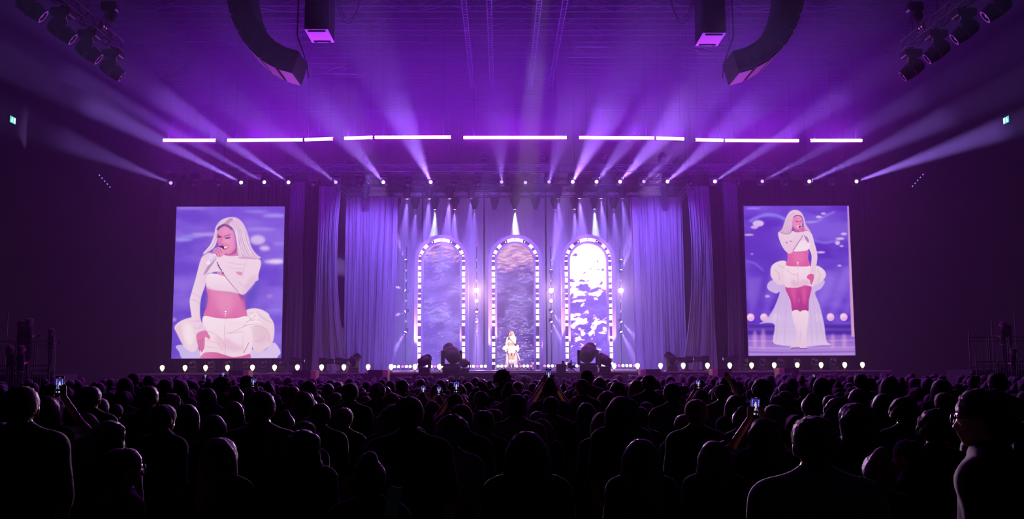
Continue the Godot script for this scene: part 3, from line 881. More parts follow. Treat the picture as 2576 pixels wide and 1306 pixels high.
func columns(on: Material, dimmed: Material) -> void:
	# four pipes between the arches, each with eight round lamps; pointing: x, y (down -), z as a direction, then strength
	var cols := [1021.0, 1199.0, 1386.5, 1562.0]
	var ys := [655.0, 680.5, 706.0, 731.0, 757.0, 783.0, 808.5, 833.5]
	var flare := glow("lamp_flare", Color(1.0, 0.95, 0.98), 60.0)
	var aims := {
		"0 0": [-0.9, 2.3, 1.0, 1.0], "0 3": [-2.2, 0.75, 1.0, 1.3], "0 5": [-2.0, -0.9, 1.0, 1.1], "0 7": [-1.0, -1.9, 1.0, 1.0],
		"1 3": [0, 0, 0, 3.0], "1 4": [0, 0, 0, 0.5], "1 5": [0.1, -1.6, 1.4, 0.9], "1 6": [0.05, -2.2, 1.0, 0.9],
		"2 1": [0.35, 2.2, 1.0, 0.9], "2 3": [0, 0, 0, 1.6], "2 4": [0, 0, 0, 0.5], "2 5": [0.9, -1.2, 1.0, 0.9], "2 6": [0.8, -1.6, 1.0, 0.9],
		"3 0": [0.8, 2.2, 1.0, 0.8], "3 1": [0.8, 2.0, 1.0, 1.0], "3 3": [0, 0, 0, 1.6], "3 6": [1.0, -1.3, 1.0, 1.0], "3 7": [0.7, -1.7, 1.0, 0.9]}
	var z := -47.2
	var lamp_off := glow("lamp_idle", Color(0.85, 0.72, 0.95), 0.55)
	var T := Transform3D(Basis(Vector3.RIGHT, -PI / 2), Vector3.ZERO)
	var body := Mb.new().lathe([Vector2(0, -0.16), Vector2(0.07, -0.15), Vector2(0.085, -0.05), Vector2(0.09, 0.04), Vector2(0.075, 0.045), Vector2(0.07, 0.02)], T, 14).mesh(M.black_metal)
	for ci in 4:
		var x := P(cols[ci], 740, z).x
		var pipe := thing("light_pole", "thin black pole carrying eight round lamps, %s of four from the left" % ordinal(ci + 1), "pole", Vector3(x, DECK, z), "lamp poles")
		part("base_plate", Mb.new().box(Vector3(0, 0.02, -0.12), Vector3(0.5, 0.04, 0.5), 0.01), M.black_metal, pipe)
		part("tube", Mb.new().tube(Vector3(0, 0.04, -0.2), Vector3(0, 6.2, -0.2), 0.025, -1, 8), M.black_metal, pipe)
		for k in 8:
			var p := P(cols[ci], ys[k], z)
			p.z = z
			var a: Array = aims.get("%d %d" % [ci, k], [])
			var dir := Vector3(0, -0.1, 1).normalized()
			var lens := lamp_off
			if a:
				lens = flare if a[0] == 0 else on
				dir = (cam.position - p).normalized() if a[0] == 0 else Vector3(a[0], a[1], a[2]).normalized()
			var t := thing("round_lamp", "round lamp %s, %s pole from left, %s from top" % ["flaring outwards" if a and a[0] == 0 else ("throwing a beam" if a else "barely glowing"), ordinal(ci + 1), ordinal(k + 1)], "stage light", p, "round pole lamps")
			var h := put("body", body, t)
			h.basis = Basis.looking_at(dir).scaled(Vector3.ONE * (1.6 if a and a[0] == 0 and a[3] > 1.0 else 1.0))
			var lk := "round " + lens.resource_name
			if not fx.has(lk): fx[lk] = Mb.new().lathe([Vector2(0.078, 0.03), Vector2(0, 0.062)], T, 10).mesh(lens)
			put("lens", fx[lk], h)
			put("arm", unit_box(0.03, 0.03, 0.16, M.black_metal), t, Vector3(0, 0, -0.092))
			if a:
				if a[0] == 0: spot(t, p + dir * 0.22, p + dir * 9.0, 9.0, Color(1.0, 0.80, 1.0), 260.0 * a[3], 0.1, 0.8)
				else: spot(t, p + dir * 0.13, p + dir * 9.0, 8.5, Color(0.72, 0.56, 1.0), 850.0 * a[3], 0.05, 0.6)
	# low battens of small lamps on the deck between the arches
	var rows := [[993, 1003, 1013, 1022.6, 1032], [1075, 1085, 1094, 1103, 1112], [1181, 1191, 1201, 1211, 1221], [1253, 1262, 1271.5, 1281, 1290.5, 1300, 1309, 1318, 1327, 1336.5], [1370, 1379.6, 1389.6, 1399.5, 1409], [1441, 1451, 1461, 1502, 1512, 1521], [1557, 1567, 1576.7, 1586, 1596]]
	var names := ["at the left curtain", "inside the left arch", "between the left and middle arches", "behind the singer in the middle arch", "between the middle and right arches", "inside the right arch", "at the right curtain"]
	var lit := glow("batten_lamp_lit", Color(1.0, 0.88, 1.0), 6.0)
	var half := glow("batten_lamp_half", Color(0.95, 0.55, 0.85), 1.3)
	var bz := -45.5
	for r in rows.size():
		var xs: Array = rows[r]
		var a := P(xs[0], 921, bz); var b := P(xs[-1], 921, bz)
		var t := thing("lamp_batten", "low batten of small round lamps on the deck %s" % names[r], "stage light", Vector3((a.x + b.x) / 2, DECK, bz), "deck lamp battens")
		part("rail", Mb.new().box(Vector3(0, 0.05, 0), Vector3(b.x - a.x + 0.25, 0.10, 0.16), 0.015), M.black_metal, t)
		for k in xs.size():
			var on2: bool = [1, 1, 0, 1, 1, 0, 1, 1, 0, 1][(k + r * 3) % 10] == 1
			var p := Vector3(P(xs[k], 921, bz).x - t.position.x, 0.24, 0)
			var l := Node3D.new(); l.name = "lamp"; t.add_child(l, true)
			l.position = p
			put("can", body, l).basis = Basis.looking_at(Vector3(0, 0.35, 1).normalized())
			var lm: Material = lit if on2 else half
			var lk := "round " + lm.resource_name
			if not fx.has(lk): fx[lk] = Mb.new().lathe([Vector2(0.078, 0.03), Vector2(0, 0.062)], T, 10).mesh(lm)
			put("lens", fx[lk], l).basis = Basis.looking_at(Vector3(0, 0.35, 1).normalized())
			put("stem", unit_box(0.03, 0.16, 0.03, M.black_metal), l, Vector3(0, -0.10, 0))
			if on2 and k % 2 == 0:
				var at := t.position + p + Vector3(0, 0.07, 0.1)
				spot(t, at, at + Vector3(signf(at.x) * 0.5 + (k - 2) * 0.25, 2.4, -0.5), 10.0, Color(0.72, 0.50, 1.0), 90.0, 0.04, 0.7)

# ---------------------------------------------------------------- the live picture on the side screens, drawn as flat shapes
class Paint:
	var W: int
	var H: int
	var px := PackedFloat32Array()
	var to: Callable

	func _init(w: int, h: int, map: Callable) -> void:
		W = w; H = h; to = map
		px.resize(w * h * 3)

	func smooth(raw: Array, closed: bool, steps: int) -> PackedVector2Array:
		var o := PackedVector2Array()
		var p := []
		for i in range(0, raw.size(), 2): p.append(to.call(Vector2(raw[i], raw[i + 1])))
		var n := p.size()
		if steps <= 1:
			for q in p: o.append(q)
			return o
		for i in (n if closed else n - 1):
			var a: Vector2 = p[(i - 1 + n) % n] if closed else p[maxi(i - 1, 0)]
			var b: Vector2 = p[i]
			var c: Vector2 = p[(i + 1) % n]
			var d: Vector2 = p[(i + 2) % n] if closed else p[mini(i + 2, n - 1)]
			for s in steps: o.append(b.cubic_interpolate(c, a, d, float(s) / steps))
		if not closed: o.append(p[n - 1])
		return o

	# fill an outline; c2 fades in along `dir` (in outline units); blur softens the edge by that many pixels
	func poly(raw: Array, c: Color, alpha := 1.0, blur := 0, c2 := Color.TRANSPARENT, dir := Vector2(0, 1), steps := 5) -> void:
		fill(smooth(raw, true, steps), c, alpha, blur, c2, dir)

	func fill(p: PackedVector2Array, c: Color, alpha: float, blur: int, c2 := Color.TRANSPARENT, dir := Vector2(0, 1)) -> void:
		var lo := p[0]; var hi := p[0]
		for q in p:
			lo = lo.min(q); hi = hi.max(q)
		var x0 := clampi(int(lo.x) - blur * 2 - 1, 0, W - 1); var x1 := clampi(int(hi.x) + blur * 2 + 1, 0, W - 1)
		var y0 := clampi(int(lo.y) - blur * 2 - 1, 0, H - 1); var y1 := clampi(int(hi.y) + blur * 2 + 1, 0, H - 1)
		var w := x1 - x0 + 1; var h := y1 - y0 + 1
		if w < 2 or h < 2: return
		var mask := PackedFloat32Array(); mask.resize(w * h)
		var n := p.size()
		for r in h:
			for sub in 2:
				var y := y0 + r + 0.25 + 0.5 * sub
				var xs := []
				for i in n:
					var a := p[i]; var b := p[(i + 1) % n]
					if (a.y <= y) != (b.y <= y): xs.append(a.x + (y - a.y) / (b.y - a.y) * (b.x - a.x))
				xs.sort()
				for k in range(0, xs.size() - 1, 2):
					var xa := maxf(xs[k] - x0, 0.0); var xb := minf(xs[k + 1] - x0, w)
					for x in range(int(xa), mini(int(xb) + 1, w)):
						mask[r * w + x] += 0.5 * clampf(minf(xb, x + 1) - maxf(xa, x), 0.0, 1.0)
		for pass_ in (2 if blur > 0 else 0):
			mask = blurred(mask, w, h, blur)
		var ext := maxf(absf(dir.x) * (hi.x - lo.x) + absf(dir.y) * (hi.y - lo.y), 1.0)
		for r in h:
			for x in w:
				var m := mask[r * w + x] * alpha
				if m > 0.003:
					var col := c
					if c2.a > 0.0:
						var t := ((x + x0 - lo.x) * dir.x + (r + y0 - lo.y) * dir.y) / ext
						if dir.x + dir.y < 0.0: t += 1.0
						col = c.lerp(c2, clampf(t, 0.0, 1.0))
					var k := ((r + y0) * W + x + x0) * 3
					px[k] += (col.r - px[k]) * m; px[k + 1] += (col.g - px[k + 1]) * m; px[k + 2] += (col.b - px[k + 2]) * m

	func blurred(m: PackedFloat32Array, w: int, h: int, r: int) -> PackedFloat32Array:
		var o := PackedFloat32Array(); o.resize(w * h)
		var k := 1.0 / (2 * r + 1)
		for y in h:
			var s := 0.0
			for x in range(-r, w):
				if x + r < w: s += m[y * w + x + r]
				if x - r - 1 >= 0: s -= m[y * w + x - r - 1]
				if x >= 0: o[y * w + x] = s * k
		var q := PackedFloat32Array(); q.resize(w * h)
		for x in w:
			var s := 0.0
			for y in range(-r, h):
				if y + r < h: s += o[(y + r) * w + x]
				if y - r - 1 >= 0: s -= o[(y - r - 1) * w + x]
				if y >= 0: q[y * w + x] = s * k
		return q

	func line(raw: Array, width: float, c: Color, alpha := 1.0, blur := 0, taper := 1.0) -> void:
		var p := smooth(raw, false, 5)
		var a := PackedVector2Array(); var b := []
		for i in p.size():
			var d := (p[mini(i + 1, p.size() - 1)] - p[maxi(i - 1, 0)]).normalized()
			var nn := Vector2(-d.y, d.x) * width * 0.5 * lerpf(1.0, taper, float(i) / p.size())
			a.append(p[i] + nn); b.append(p[i] - nn)
		b.reverse()
		for q in b: a.append(q)
		fill(a, c, alpha, blur)

	func dot(x: float, y: float, rx: float, ry: float, c: Color, alpha := 1.0, blur := 0) -> void:
		var raw := []
		for i in 12:
			var t := TAU * i / 12
			raw.append(x + cos(t) * rx); raw.append(y + sin(t) * ry)
		poly(raw, c, alpha, blur, Color.TRANSPARENT, Vector2.DOWN, 3)

	func texture() -> ImageTexture:
		var im := Image.create(W, H, false, Image.FORMAT_RGB8)
		for y in H:
			for x in W:
				var k := (y * W + x) * 3
				im.set_pixel(x, y, Color(px[k], px[k + 1], px[k + 2]))
		return ImageTexture.create_from_image(im)

func C(r: int, g: int, b: int) -> Color:
	return Color(r / 255.0, g / 255.0, b / 255.0)

func backdrop(p: Paint, a: Color, b: Color, sd: int) -> void:
	var nz := FastNoiseLite.new(); nz.seed = sd; nz.frequency = 0.006
	for y in p.H:
		for x in p.W:
			var c := a.lerp(b, clampf(0.5 + nz.get_noise_2d(x * 0.6, y * 1.3) * 1.2 + 0.2 * (float(x) / p.W - 0.5), 0, 1))
			var k := (y * p.W + x) * 3
			p.px[k] = c.r; p.px[k + 1] = c.g; p.px[k + 2] = c.b

func close_up() -> ImageTexture:
	# crop units: the screen's corners lie at (80,65) (923,65) (40,1252) (890,1252)
	var W := 432; var H := 604
	var p := Paint.new(W, H, func(q: Vector2) -> Vector2:
		var v := (q.y - 65.0) / 1187.0
		return Vector2((q.x - 80.0 + 40.0 * v) / (843.0 + 7.0 * v) * W, v * H))
	var cloth := C(244, 218, 232); var cloth2 := C(228, 190, 214); var skin := C(232, 140, 184); var skin2 := C(205, 98, 158); var hair := C(240, 212, 230)
	backdrop(p, C(104, 72, 204), C(138, 106, 224), 5)
	p.poly([560, 740, 640, 600, 720, 640, 700, 800, 640, 860, 590, 900], C(92, 74, 196), 0.8, 10)
	p.poly([250, 800, 330, 690, 330, 900, 260, 930], C(90, 72, 196), 0.8, 7)
	for s in [[190, 76, 120, 9, 168, 152, 238], [860, 138, 110, 14, 176, 166, 242], [700, 105, 100, 12, 158, 140, 236], [300, 285, 110, 12, 210, 182, 238], [110, 325, 100, 13, 168, 166, 246], [200, 300, 90, 10, 160, 160, 244], [740, 245, 120, 12, 172, 150, 232], [710, 330, 60, 38, 228, 204, 242], [765, 395, 40, 20, 232, 210, 242], [880, 360, 60, 8, 176, 152, 234], [860, 500, 55, 20, 250, 236, 252], [800, 502, 40, 14, 236, 210, 244], [800, 770, 20, 11, 192, 152, 226], [850, 880, 80, 10, 150, 136, 234], [55, 950, 24, 13, 226, 196, 238]]:
		p.dot(s[0], s[1], s[2], s[3], C(s[4], s[5], s[6]), 0.85, 5)
	# tulle and puffed hip bows
	p.poly([75, 1158, 130, 1146, 260, 1180, 310, 1260, 140, 1260, 100, 1200], C(216, 198, 240), 0.9, 1)
	p.poly([630, 1185, 760, 1190, 832, 1130, 884, 1200, 866, 1235, 830, 1262, 630, 1262], C(226, 206, 240), 0.95, 1)
	p.line([650, 1240, 740, 1210, 830, 1180], 2, C(205, 185, 230), 0.7, 1)
	p.poly([64, 1012, 92, 975, 150, 945, 225, 936, 262, 1000, 256, 1140, 212, 1202, 150, 1172, 122, 1132, 86, 1060], C(246, 220, 232), 1, 1, C(238, 208, 220), Vector2(1, 0))
	p.poly([150, 990, 200, 1000, 220, 1080, 190, 1150, 140, 1090], C(250, 232, 238), 0.8, 5)
	p.poly([70, 1015, 110, 985, 125, 1060, 150, 1160, 110, 1110], C(226, 190, 214), 0.6, 4)
	p.poly([606, 890, 660, 866, 730, 872, 790, 905, 802, 930, 830, 975, 838, 1030, 830, 1110, 800, 1160, 740, 1196, 690, 1200, 660, 1150, 645, 1020, 612, 935], C(244, 220, 230), 1, 1, C(236, 204, 218), Vector2(0, 1))
	p.poly([690, 1010, 770, 1020, 790, 1110, 720, 1150, 680, 1090], C(226, 186, 204), 0.5, 6)
	p.line([660, 1000, 740, 1010, 790, 1060, 800, 1130], 3, C(214, 170, 196), 0.8, 1)
	p.line([680, 1120, 740, 1110, 770, 1080], 3, C(218, 176, 200), 0.8, 1)
	p.line([640, 900, 700, 910, 760, 950, 820, 980], 3, C(220, 182, 204), 0.8, 1)
	p.line([700, 890, 740, 930, 790, 960], 2, C(222, 184, 206), 0.8, 1)
	# waist, legs
	p.poly([316, 690, 324, 770, 314, 850, 292, 930, 400, 950, 530, 950, 624, 935, 612, 860, 600, 800, 608, 730, 560, 745, 440, 730], skin, 1, 1, C(222, 112, 168), Vector2(0, 1))
	p.poly([400, 760, 500, 760, 520, 860, 460, 920, 400, 860], C(240, 158, 196), 0.55, 8)
	p.poly([316, 700, 340, 720, 340, 830, 300, 920, 300, 900], skin2, 0.5, 4)
	p.poly([608, 750, 575, 780, 590, 850, 612, 900, 620, 890], skin2, 0.7, 4)
	p.poly([556, 744, 604, 752, 602, 800, 580, 790], C(130, 70, 170), 0.75, 3)
	p.poly([270, 1262, 300, 1206, 380, 1204, 456, 1230, 458, 1262], C(226, 130, 176), 1, 0, C(206, 96, 154), Vector2(1, 0))
	p.poly([456, 1262, 456, 1230, 520, 1240, 640, 1216, 632, 1262], C(208, 96, 152), 1, 0)
	# satin shorts and bow
	p.poly([290, 925, 380, 938, 455, 944, 550, 940, 624, 928, 650, 1000, 668, 1110, 655, 1200, 600, 1230, 520, 1242, 456, 1226, 380, 1204, 300, 1206, 262, 1228, 268, 1100, 280, 1000], C(251, 230, 238), 1, 0, C(244, 214, 228), Vector2(0, 1))
	p.poly([460, 1090, 520, 1130, 600, 1180, 520, 1200, 460, 1170], C(230, 184, 208), 0.7, 6)
	p.poly([380, 1080, 450, 1120, 452, 1190, 400, 1150], C(234, 192, 212), 0.7, 5)
	for s in [[300, 1035, 370, 1060, 430, 1110, 452, 1160], [310, 1110, 380, 1130, 440, 1170], [480, 1060, 560, 1050, 600, 1045], [300, 1160, 380, 1170, 440, 1190]]:
		p.line(s, 3, C(222, 178, 204), 0.7, 1)
	p.line([455, 948, 452, 1060, 458, 1150, 456, 1226], 2, C(214, 160, 190), 0.9, 0)
	p.line([596, 1070, 592, 1150, 600, 1210], 1.5, C(220, 176, 200), 0.9, 0)
	p.line([640, 1130, 620, 1170, 598, 1212], 2, C(150, 96, 130), 0.9, 0)
	p.poly([453, 955, 540, 965, 610, 955, 650, 950, 640, 985, 580, 1020, 500, 1056, 472, 1055, 458, 1010], C(248, 222, 232), 1, 0)
	p.line([470, 1055, 500, 1054, 580, 1018, 640, 985], 2, C(214, 168, 194), 0.9, 0)
	p.poly([590, 960, 640, 930, 690, 900, 720, 930, 700, 960, 740, 980, 680, 1000, 620, 1000], C(250, 228, 236), 1, 0)
	for s in [[610, 980, 660, 950, 700, 915], [600, 1000, 660, 990, 720, 985], [640, 925, 660, 960, 690, 950]]:
		p.line(s, 2, C(206, 160, 192), 0.9, 0)
	# navel jewels
	for s in [[460, 888, 8, 7], [460, 906, 6, 5], [457, 922, 5, 4]]:
		p.dot(s[0], s[1] - 3, s[2] + 1, s[3] + 1, C(160, 80, 130), 0.8, 0)
		p.dot(s[0], s[1], s[2], s[3], C(255, 240, 250), 1, 0)
	# hair falling behind the shoulder
	p.poly([640, 470, 720, 480, 738, 520, 715, 600, 718, 640, 690, 650, 690, 560], C(226, 196, 220), 0.9, 1)
	# hanging arm
	p.poly([345, 430, 290, 450, 262, 500, 226, 640, 198, 735, 182, 805, 192, 900, 208, 1000, 216, 1058, 250, 1070, 312, 1036, 270, 960, 262, 860, 274, 770, 302, 690, 322, 600, 350, 500], cloth, 1, 1, C(236, 200, 222), Vector2(1, 0))
	for s in [[196, 740, 230, 760, 268, 780], [186, 800, 220, 800, 264, 830], [212, 1010, 250, 1020, 275, 990], [205, 960, 240, 965, 268, 950]]:
		p.line(s, 3, C(218, 178, 208), 0.8, 1)
	p.poly([236, 1064, 304, 1036, 326, 1062, 345, 1094, 336, 1106, 306, 1086, 300, 1100, 298, 1150, 286, 1195, 262, 1205, 246, 1150], C(222, 124, 172), 1, 0)
	for s in [[262, 1100, 268, 1150, 274, 1196], [280, 1095, 284, 1140, 286, 1190], [250, 1110, 256, 1160, 262, 1200]]:
		p.line(s, 2, C(176, 84, 140), 0.9, 0)
	for s in [[264, 1200], [275, 1212], [288, 1194], [340, 1098]]:
		p.dot(s[0], s[1], 5, 9, C(252, 226, 236), 1, 0)
	# top: loose wrap over a bandeau
	p.poly([322, 600, 400, 598, 470, 612, 530, 690, 566, 748, 480, 736, 380, 726, 314, 700], C(250, 230, 240), 1, 0, C(238, 206, 224), Vector2(0, 1))
	p.line([316, 700, 380, 724, 480, 736, 560, 748], 3, C(214, 160, 194), 0.9, 1)
	p.poly([340, 440, 450, 446, 560, 452, 650, 460, 706, 480, 732, 505, 716, 600, 690, 660, 640, 720, 612, 752, 580, 757, 540, 720, 470, 630, 420, 585, 380, 580, 330, 592, 322, 560, 332, 490], cloth, 1, 1, C(240, 208, 226), Vector2(0, 1))
	p.poly([390, 588, 430, 580, 456, 612, 420, 606], C(228, 146, 182), 1, 1)
	p.poly([540, 580, 588, 584, 584, 606, 560, 602], C(228, 146, 182), 1, 1)
	for s in [[470, 500, 540, 520, 610, 520], [480, 540, 540, 556, 600, 556], [620, 500, 600, 560, 590, 620], [690, 650, 640, 690, 600, 690, 560, 660]]:
		p.line(s, 3, C(224, 184, 212), 0.8, 1)
	p.poly([640, 640, 700, 600, 680, 680, 620, 745, 590, 750], C(226, 186, 214), 0.6, 5)
	p.line([392, 500, 420, 556, 452, 608, 500, 670, 560, 740], 3, C(120, 58, 116), 0.9, 0, 0.4)
	for s in [[412, 546], [424, 562], [404, 530], [440, 590]]:
		p.dot(s[0], s[1], 6, 6, C(96, 40, 100), 1, 0)
	# strand in the shadow of the microphone
	p.poly([392, 470, 360, 520, 310, 590, 290, 600, 320, 540, 350, 500], C(176, 140, 186), 0.9, 1)
	# neck, hair, face
	p.poly([452, 380, 545, 380, 552, 450, 450, 446], C(216, 122, 172), 1, 1)
	p.poly([455, 430, 510, 430, 545, 380, 540, 430, 470, 448], C(150, 70, 130), 0.7, 2)
	p.poly([385, 225, 430, 170, 500, 148, 560, 160, 605, 210, 640, 300, 660, 380, 700, 440, 736, 470, 690, 480, 590, 482, 556, 440, 545, 330, 515, 235, 450, 215, 405, 240, 396, 330, 372, 388, 330, 420, 282, 442, 340, 370, 372, 290], hair, 1, 1, C(226, 190, 216), Vector2(1, 0))
	for s in [[500, 160, 570, 230, 590, 330, 640, 450], [540, 165, 610, 260, 630, 350, 690, 460], [480, 165, 545, 230, 562, 330, 600, 460], [560, 250, 575, 340, 560, 400, 620, 475], [410, 190, 388, 270, 372, 350, 320, 420]]:
		p.line(s, 4, C(212, 172, 206), 0.7, 1)
	for s in [[520, 160, 590, 240, 612, 340, 660, 440], [545, 260, 556, 350, 590, 440]]:
		p.line(s, 5, C(252, 234, 242), 0.8, 2)
	for i in 11:
		var k := i / 10.0
		p.line([470 + 50 * k, 158 + 4 * k, 540 + 60 * k, 220 + 10 * k, 556 + 72 * k, 320, 566 + 110 * k, 400 + 30 * k, 590 + 130 * k, 474], 1.6, C(196, 150, 192) if i % 2 else C(255, 240, 247), 0.75, 0)
	for i in 5:
		var k := i / 4.0
		p.line([440 - 14 * k, 178 + 8 * k, 402 - 10 * k, 232, 396 - 16 * k, 300, 380 - 20 * k, 360, 352 - 52 * k, 400 + 30 * k], 1.5, C(190, 146, 190) if i % 2 else C(254, 238, 246), 0.8, 0)
	p.line([290, 430, 350, 360, 372, 300], 2, C(246, 222, 236), 1, 0)
	p.line([560, 470, 640, 470, 700, 480], 4, C(186, 120, 164), 0.6, 1)
	p.poly([400, 245, 430, 222, 470, 220, 505, 240, 528, 285, 538, 340, 534, 395, 508, 428, 478, 442, 452, 428, 420, 392, 402, 350, 395, 290], skin, 1, 1, C(240, 156, 194), Vector2(1, 0))
	p.poly([395, 290, 410, 300, 415, 370, 440, 420, 410, 390], C(206, 104, 160), 0.6, 3)
	p.poly([516, 260, 536, 330, 532, 390, 500, 432, 480, 440, 520, 390, 524, 330], C(208, 106, 160), 0.55, 3)
	p.dot(470, 335, 24, 18, C(248, 178, 206), 0.7, 5)
	p.dot(455, 262, 30, 16, C(244, 166, 200), 0.6, 5)
	p.poly([436, 214, 456, 196, 498, 158, 520, 168, 488, 200, 500, 234, 470, 222, 452, 214], C(186, 136, 172), 0.75, 2)
	p.line([398, 250, 412, 230, 436, 216, 454, 206], 9, C(112, 70, 126), 1, 1)
	p.line([452, 208, 484, 222, 512, 246], 8, C(122, 78, 132), 0.95, 1)
	p.line([455, 205, 470, 185, 500, 165], 5, C(182, 140, 176), 0.8, 1)
	p.line([398, 284, 412, 296, 426, 303], 3, C(150, 70, 120), 1, 0)
	p.line([446, 302, 470, 294, 502, 287], 3, C(160, 80, 128), 1, 0)
	p.line([396, 302, 410, 306, 428, 305], 6, C(92, 50, 130), 0.9, 1)
	p.line([458, 312, 476, 315, 496, 309], 6, C(92, 50, 130), 0.9, 1)
	p.line([434, 300, 428, 335, 418, 356, 432, 364, 452, 358], 3, C(196, 96, 150), 0.9, 1)
	p.line([454, 350, 474, 366, 482, 376], 2, C(206, 108, 158), 0.9, 1)
	p.poly([440, 374, 462, 377, 484, 372, 476, 394, 458, 404, 444, 402], C(190, 70, 120), 1, 0)
	p.poly([444, 379, 462, 381, 480, 376, 472, 390, 452, 396], C(252, 228, 236), 1, 0)
	p.line([446, 404, 462, 402, 476, 392], 3, C(214, 96, 140), 0.9, 0)
	# microphone and the hand round it
	p.line([392, 440, 322, 512], 19, C(232, 210, 238), 1, 0)
	for i in 26: p.dot(392 - 2.5 * i + 9 * sin(i * 2.3), 440 + 2.5 * i + 9 * cos(i * 3.1), 3, 3, C(255, 246, 255) if i % 2 else C(186, 150, 200), 0.9, 0)
	p.dot(326, 510, 15, 15, C(250, 232, 244), 1, 0)
	p.dot(430, 390, 19, 17, C(46, 26, 96), 1, 0)
	p.dot(426, 384, 8, 6, C(96, 70, 150), 0.7, 2)
	p.poly([364, 412, 384, 392, 414, 386, 440, 398, 456, 428, 448, 446, 420, 464, 396, 462, 384, 440, 366, 434], C(238, 152, 188), 1, 0)
	for s in [[372, 414, 396, 412, 412, 440, 418, 460], [390, 396, 416, 404, 432, 432], [366, 430, 386, 430, 396, 455]]:
		p.line(s, 3, C(178, 88, 140), 0.9, 0)
	p.dot(352, 432, 11, 6, C(238, 152, 188), 1, 0)
	return p.texture()

func full_length() -> ImageTexture:
	# crop units: corners at (65,55) (890,58) (98,1230) (938,1228)
	var W := 432; var H := 616
	var p := Paint.new(W, H, func(q: Vector2) -> Vector2:
		var v := (q.y - 56.0) / 1173.0
		return Vector2((q.x - 65.0 - 33.0 * v) / (825.0 + 15.0 * v) * W, v * H))
	var cloth := C(243, 214, 230); var skin := C(226, 108, 166)
	backdrop(p, C(86, 48, 190), C(126, 92, 220), 9)
	p.poly([80, 300, 330, 280, 380, 700, 100, 800], C(92, 54, 190), 0.7, 20)
	for s in [[180, 195, 45, 26, 236, 204, 242], [150, 225, 30, 14, 228, 188, 238], [105, 285, 40, 8, 226, 190, 240], [140, 75, 60, 8, 150, 140, 236], [690, 118, 20, 8, 240, 212, 244], [655, 145, 24, 10, 238, 208, 244], [590, 185, 50, 7, 158, 160, 242], [850, 280, 24, 10, 238, 206, 242], [820, 318, 34, 10, 236, 204, 242], [800, 350, 20, 18, 234, 200, 242], [832, 376, 16, 7, 240, 212, 244], [668, 425, 36, 8, 242, 214, 246], [815, 530, 16, 7, 238, 206, 244], [250, 768, 20, 10, 240, 208, 244], [130, 436, 12, 5, 224, 186, 240]]:
		p.dot(s[0], s[1], s[2], s[3], C(s[4], s[5], s[6]), 0.9, 2)
	p.line([110, 180, 220, 130, 330, 135, 400, 170], 12, C(146, 150, 242), 0.8, 4)
	p.line([560, 190, 640, 180, 700, 140, 780, 105], 7, C(166, 150, 240), 0.7, 3)
	p.line([80, 495, 150, 510, 220, 570], 7, C(130, 120, 232), 0.7, 3)
	p.line([600, 320, 700, 350, 800, 330], 8, C(150, 136, 238), 0.7, 3)
	for s in [[120, 930, 150, 620], [225, 930, 330, 560], [745, 935, 900, 560], [848, 935, 960, 700], [640, 930, 760, 560]]:
		p.poly([s[0] - 16, s[1], s[0] + 16, s[1], s[2] + 60, s[3], s[2] - 60, s[3]], C(168, 130, 232), 0.35, 8, Color.TRANSPARENT, Vector2.DOWN, 1)
	# floor
	p.poly([60, 990, 980, 990, 980, 1075, 60, 1075], C(70, 40, 160), 1, 3, Color.TRANSPARENT, Vector2.DOWN, 1)
	p.poly([60, 1010, 980, 1020, 980, 1040, 60, 1035], C(104, 74, 186), 0.7, 2, Color.TRANSPARENT, Vector2.DOWN, 1)
	p.poly([60, 1066, 980, 1070, 980, 1260, 60, 1260], C(130, 86, 200), 1, 3, C(206, 166, 228), Vector2(0, 1), 1)
	for s in [[150, 1100, 18, 70], [215, 1100, 20, 80], [760, 1120, 18, 60], [850, 1120, 18, 60]]: p.dot(s[0], s[1], s[2], s[3], C(230, 170, 226), 0.55, 4)
	for y in [1112, 1165, 1205]: p.line([60, y, 500, y + 6, 980, y - 2], 3, C(226, 190, 234), 0.6, 1)
	p.line([60, 1200, 400, 1206, 980, 1200], 7, C(112, 66, 186), 0.6, 2)
	# lamps and the pillar at the edge
	for s in [118, 222, 318, 645, 743, 847]:
		p.dot(s, 932, 30, 31, C(232, 170, 222), 1, 0)
		p.dot(s - 4, 926, 20, 20, C(252, 224, 244), 0.9, 3)
		p.line([s - 14, 940, s, 930, s + 6, 945], 2, C(190, 110, 180), 0.7, 0)
	p.poly([876, 50, 898, 50, 950, 1085, 906, 1085], C(196, 146, 214), 1, 1, C(216, 160, 196), Vector2(0, 1), 1)
	# tulle train
	p.poly([330, 640, 268, 652, 246, 690, 262, 722, 318, 748, 346, 738, 300, 860, 236, 950, 182, 982, 240, 975, 306, 992, 290, 1118, 340, 1146, 440, 1156, 560, 1160, 660, 1150, 748, 1146, 712, 1120, 700, 1040, 690, 970, 655, 830, 622, 742, 668, 712, 700, 650, 620, 640], C(218, 190, 232), 0.92, 1, C(230, 206, 236), Vector2(0, 1), 3)
	for s in [[350, 760, 330, 900, 320, 1110], [400, 760, 390, 940, 380, 1130], [600, 760, 620, 900, 640, 1120], [580, 800, 590, 960, 600, 1140], [640, 860, 660, 980, 690, 1110], [300, 880, 250, 950, 200, 980]]:
		p.line(s, 3, C(200, 168, 222), 0.7, 1)
	# hip bows
	p.poly([274, 590, 284, 530, 340, 494, 400, 500, 414, 600, 382, 674, 330, 676, 286, 630], C(243, 218, 230), 1, 1, C(236, 204, 220), Vector2(0, 1))
	p.poly([585, 545, 640, 530, 690, 560, 709, 600, 690, 640, 640, 676, 600, 672], C(244, 220, 230), 1, 1, C(234, 202, 218), Vector2(0, 1))
	for s in [[300, 560, 340, 590, 340, 650], [330, 520, 370, 540, 400, 540], [640, 560, 660, 610, 640, 660]]: p.line(s, 3, C(214, 172, 200), 0.8, 1)
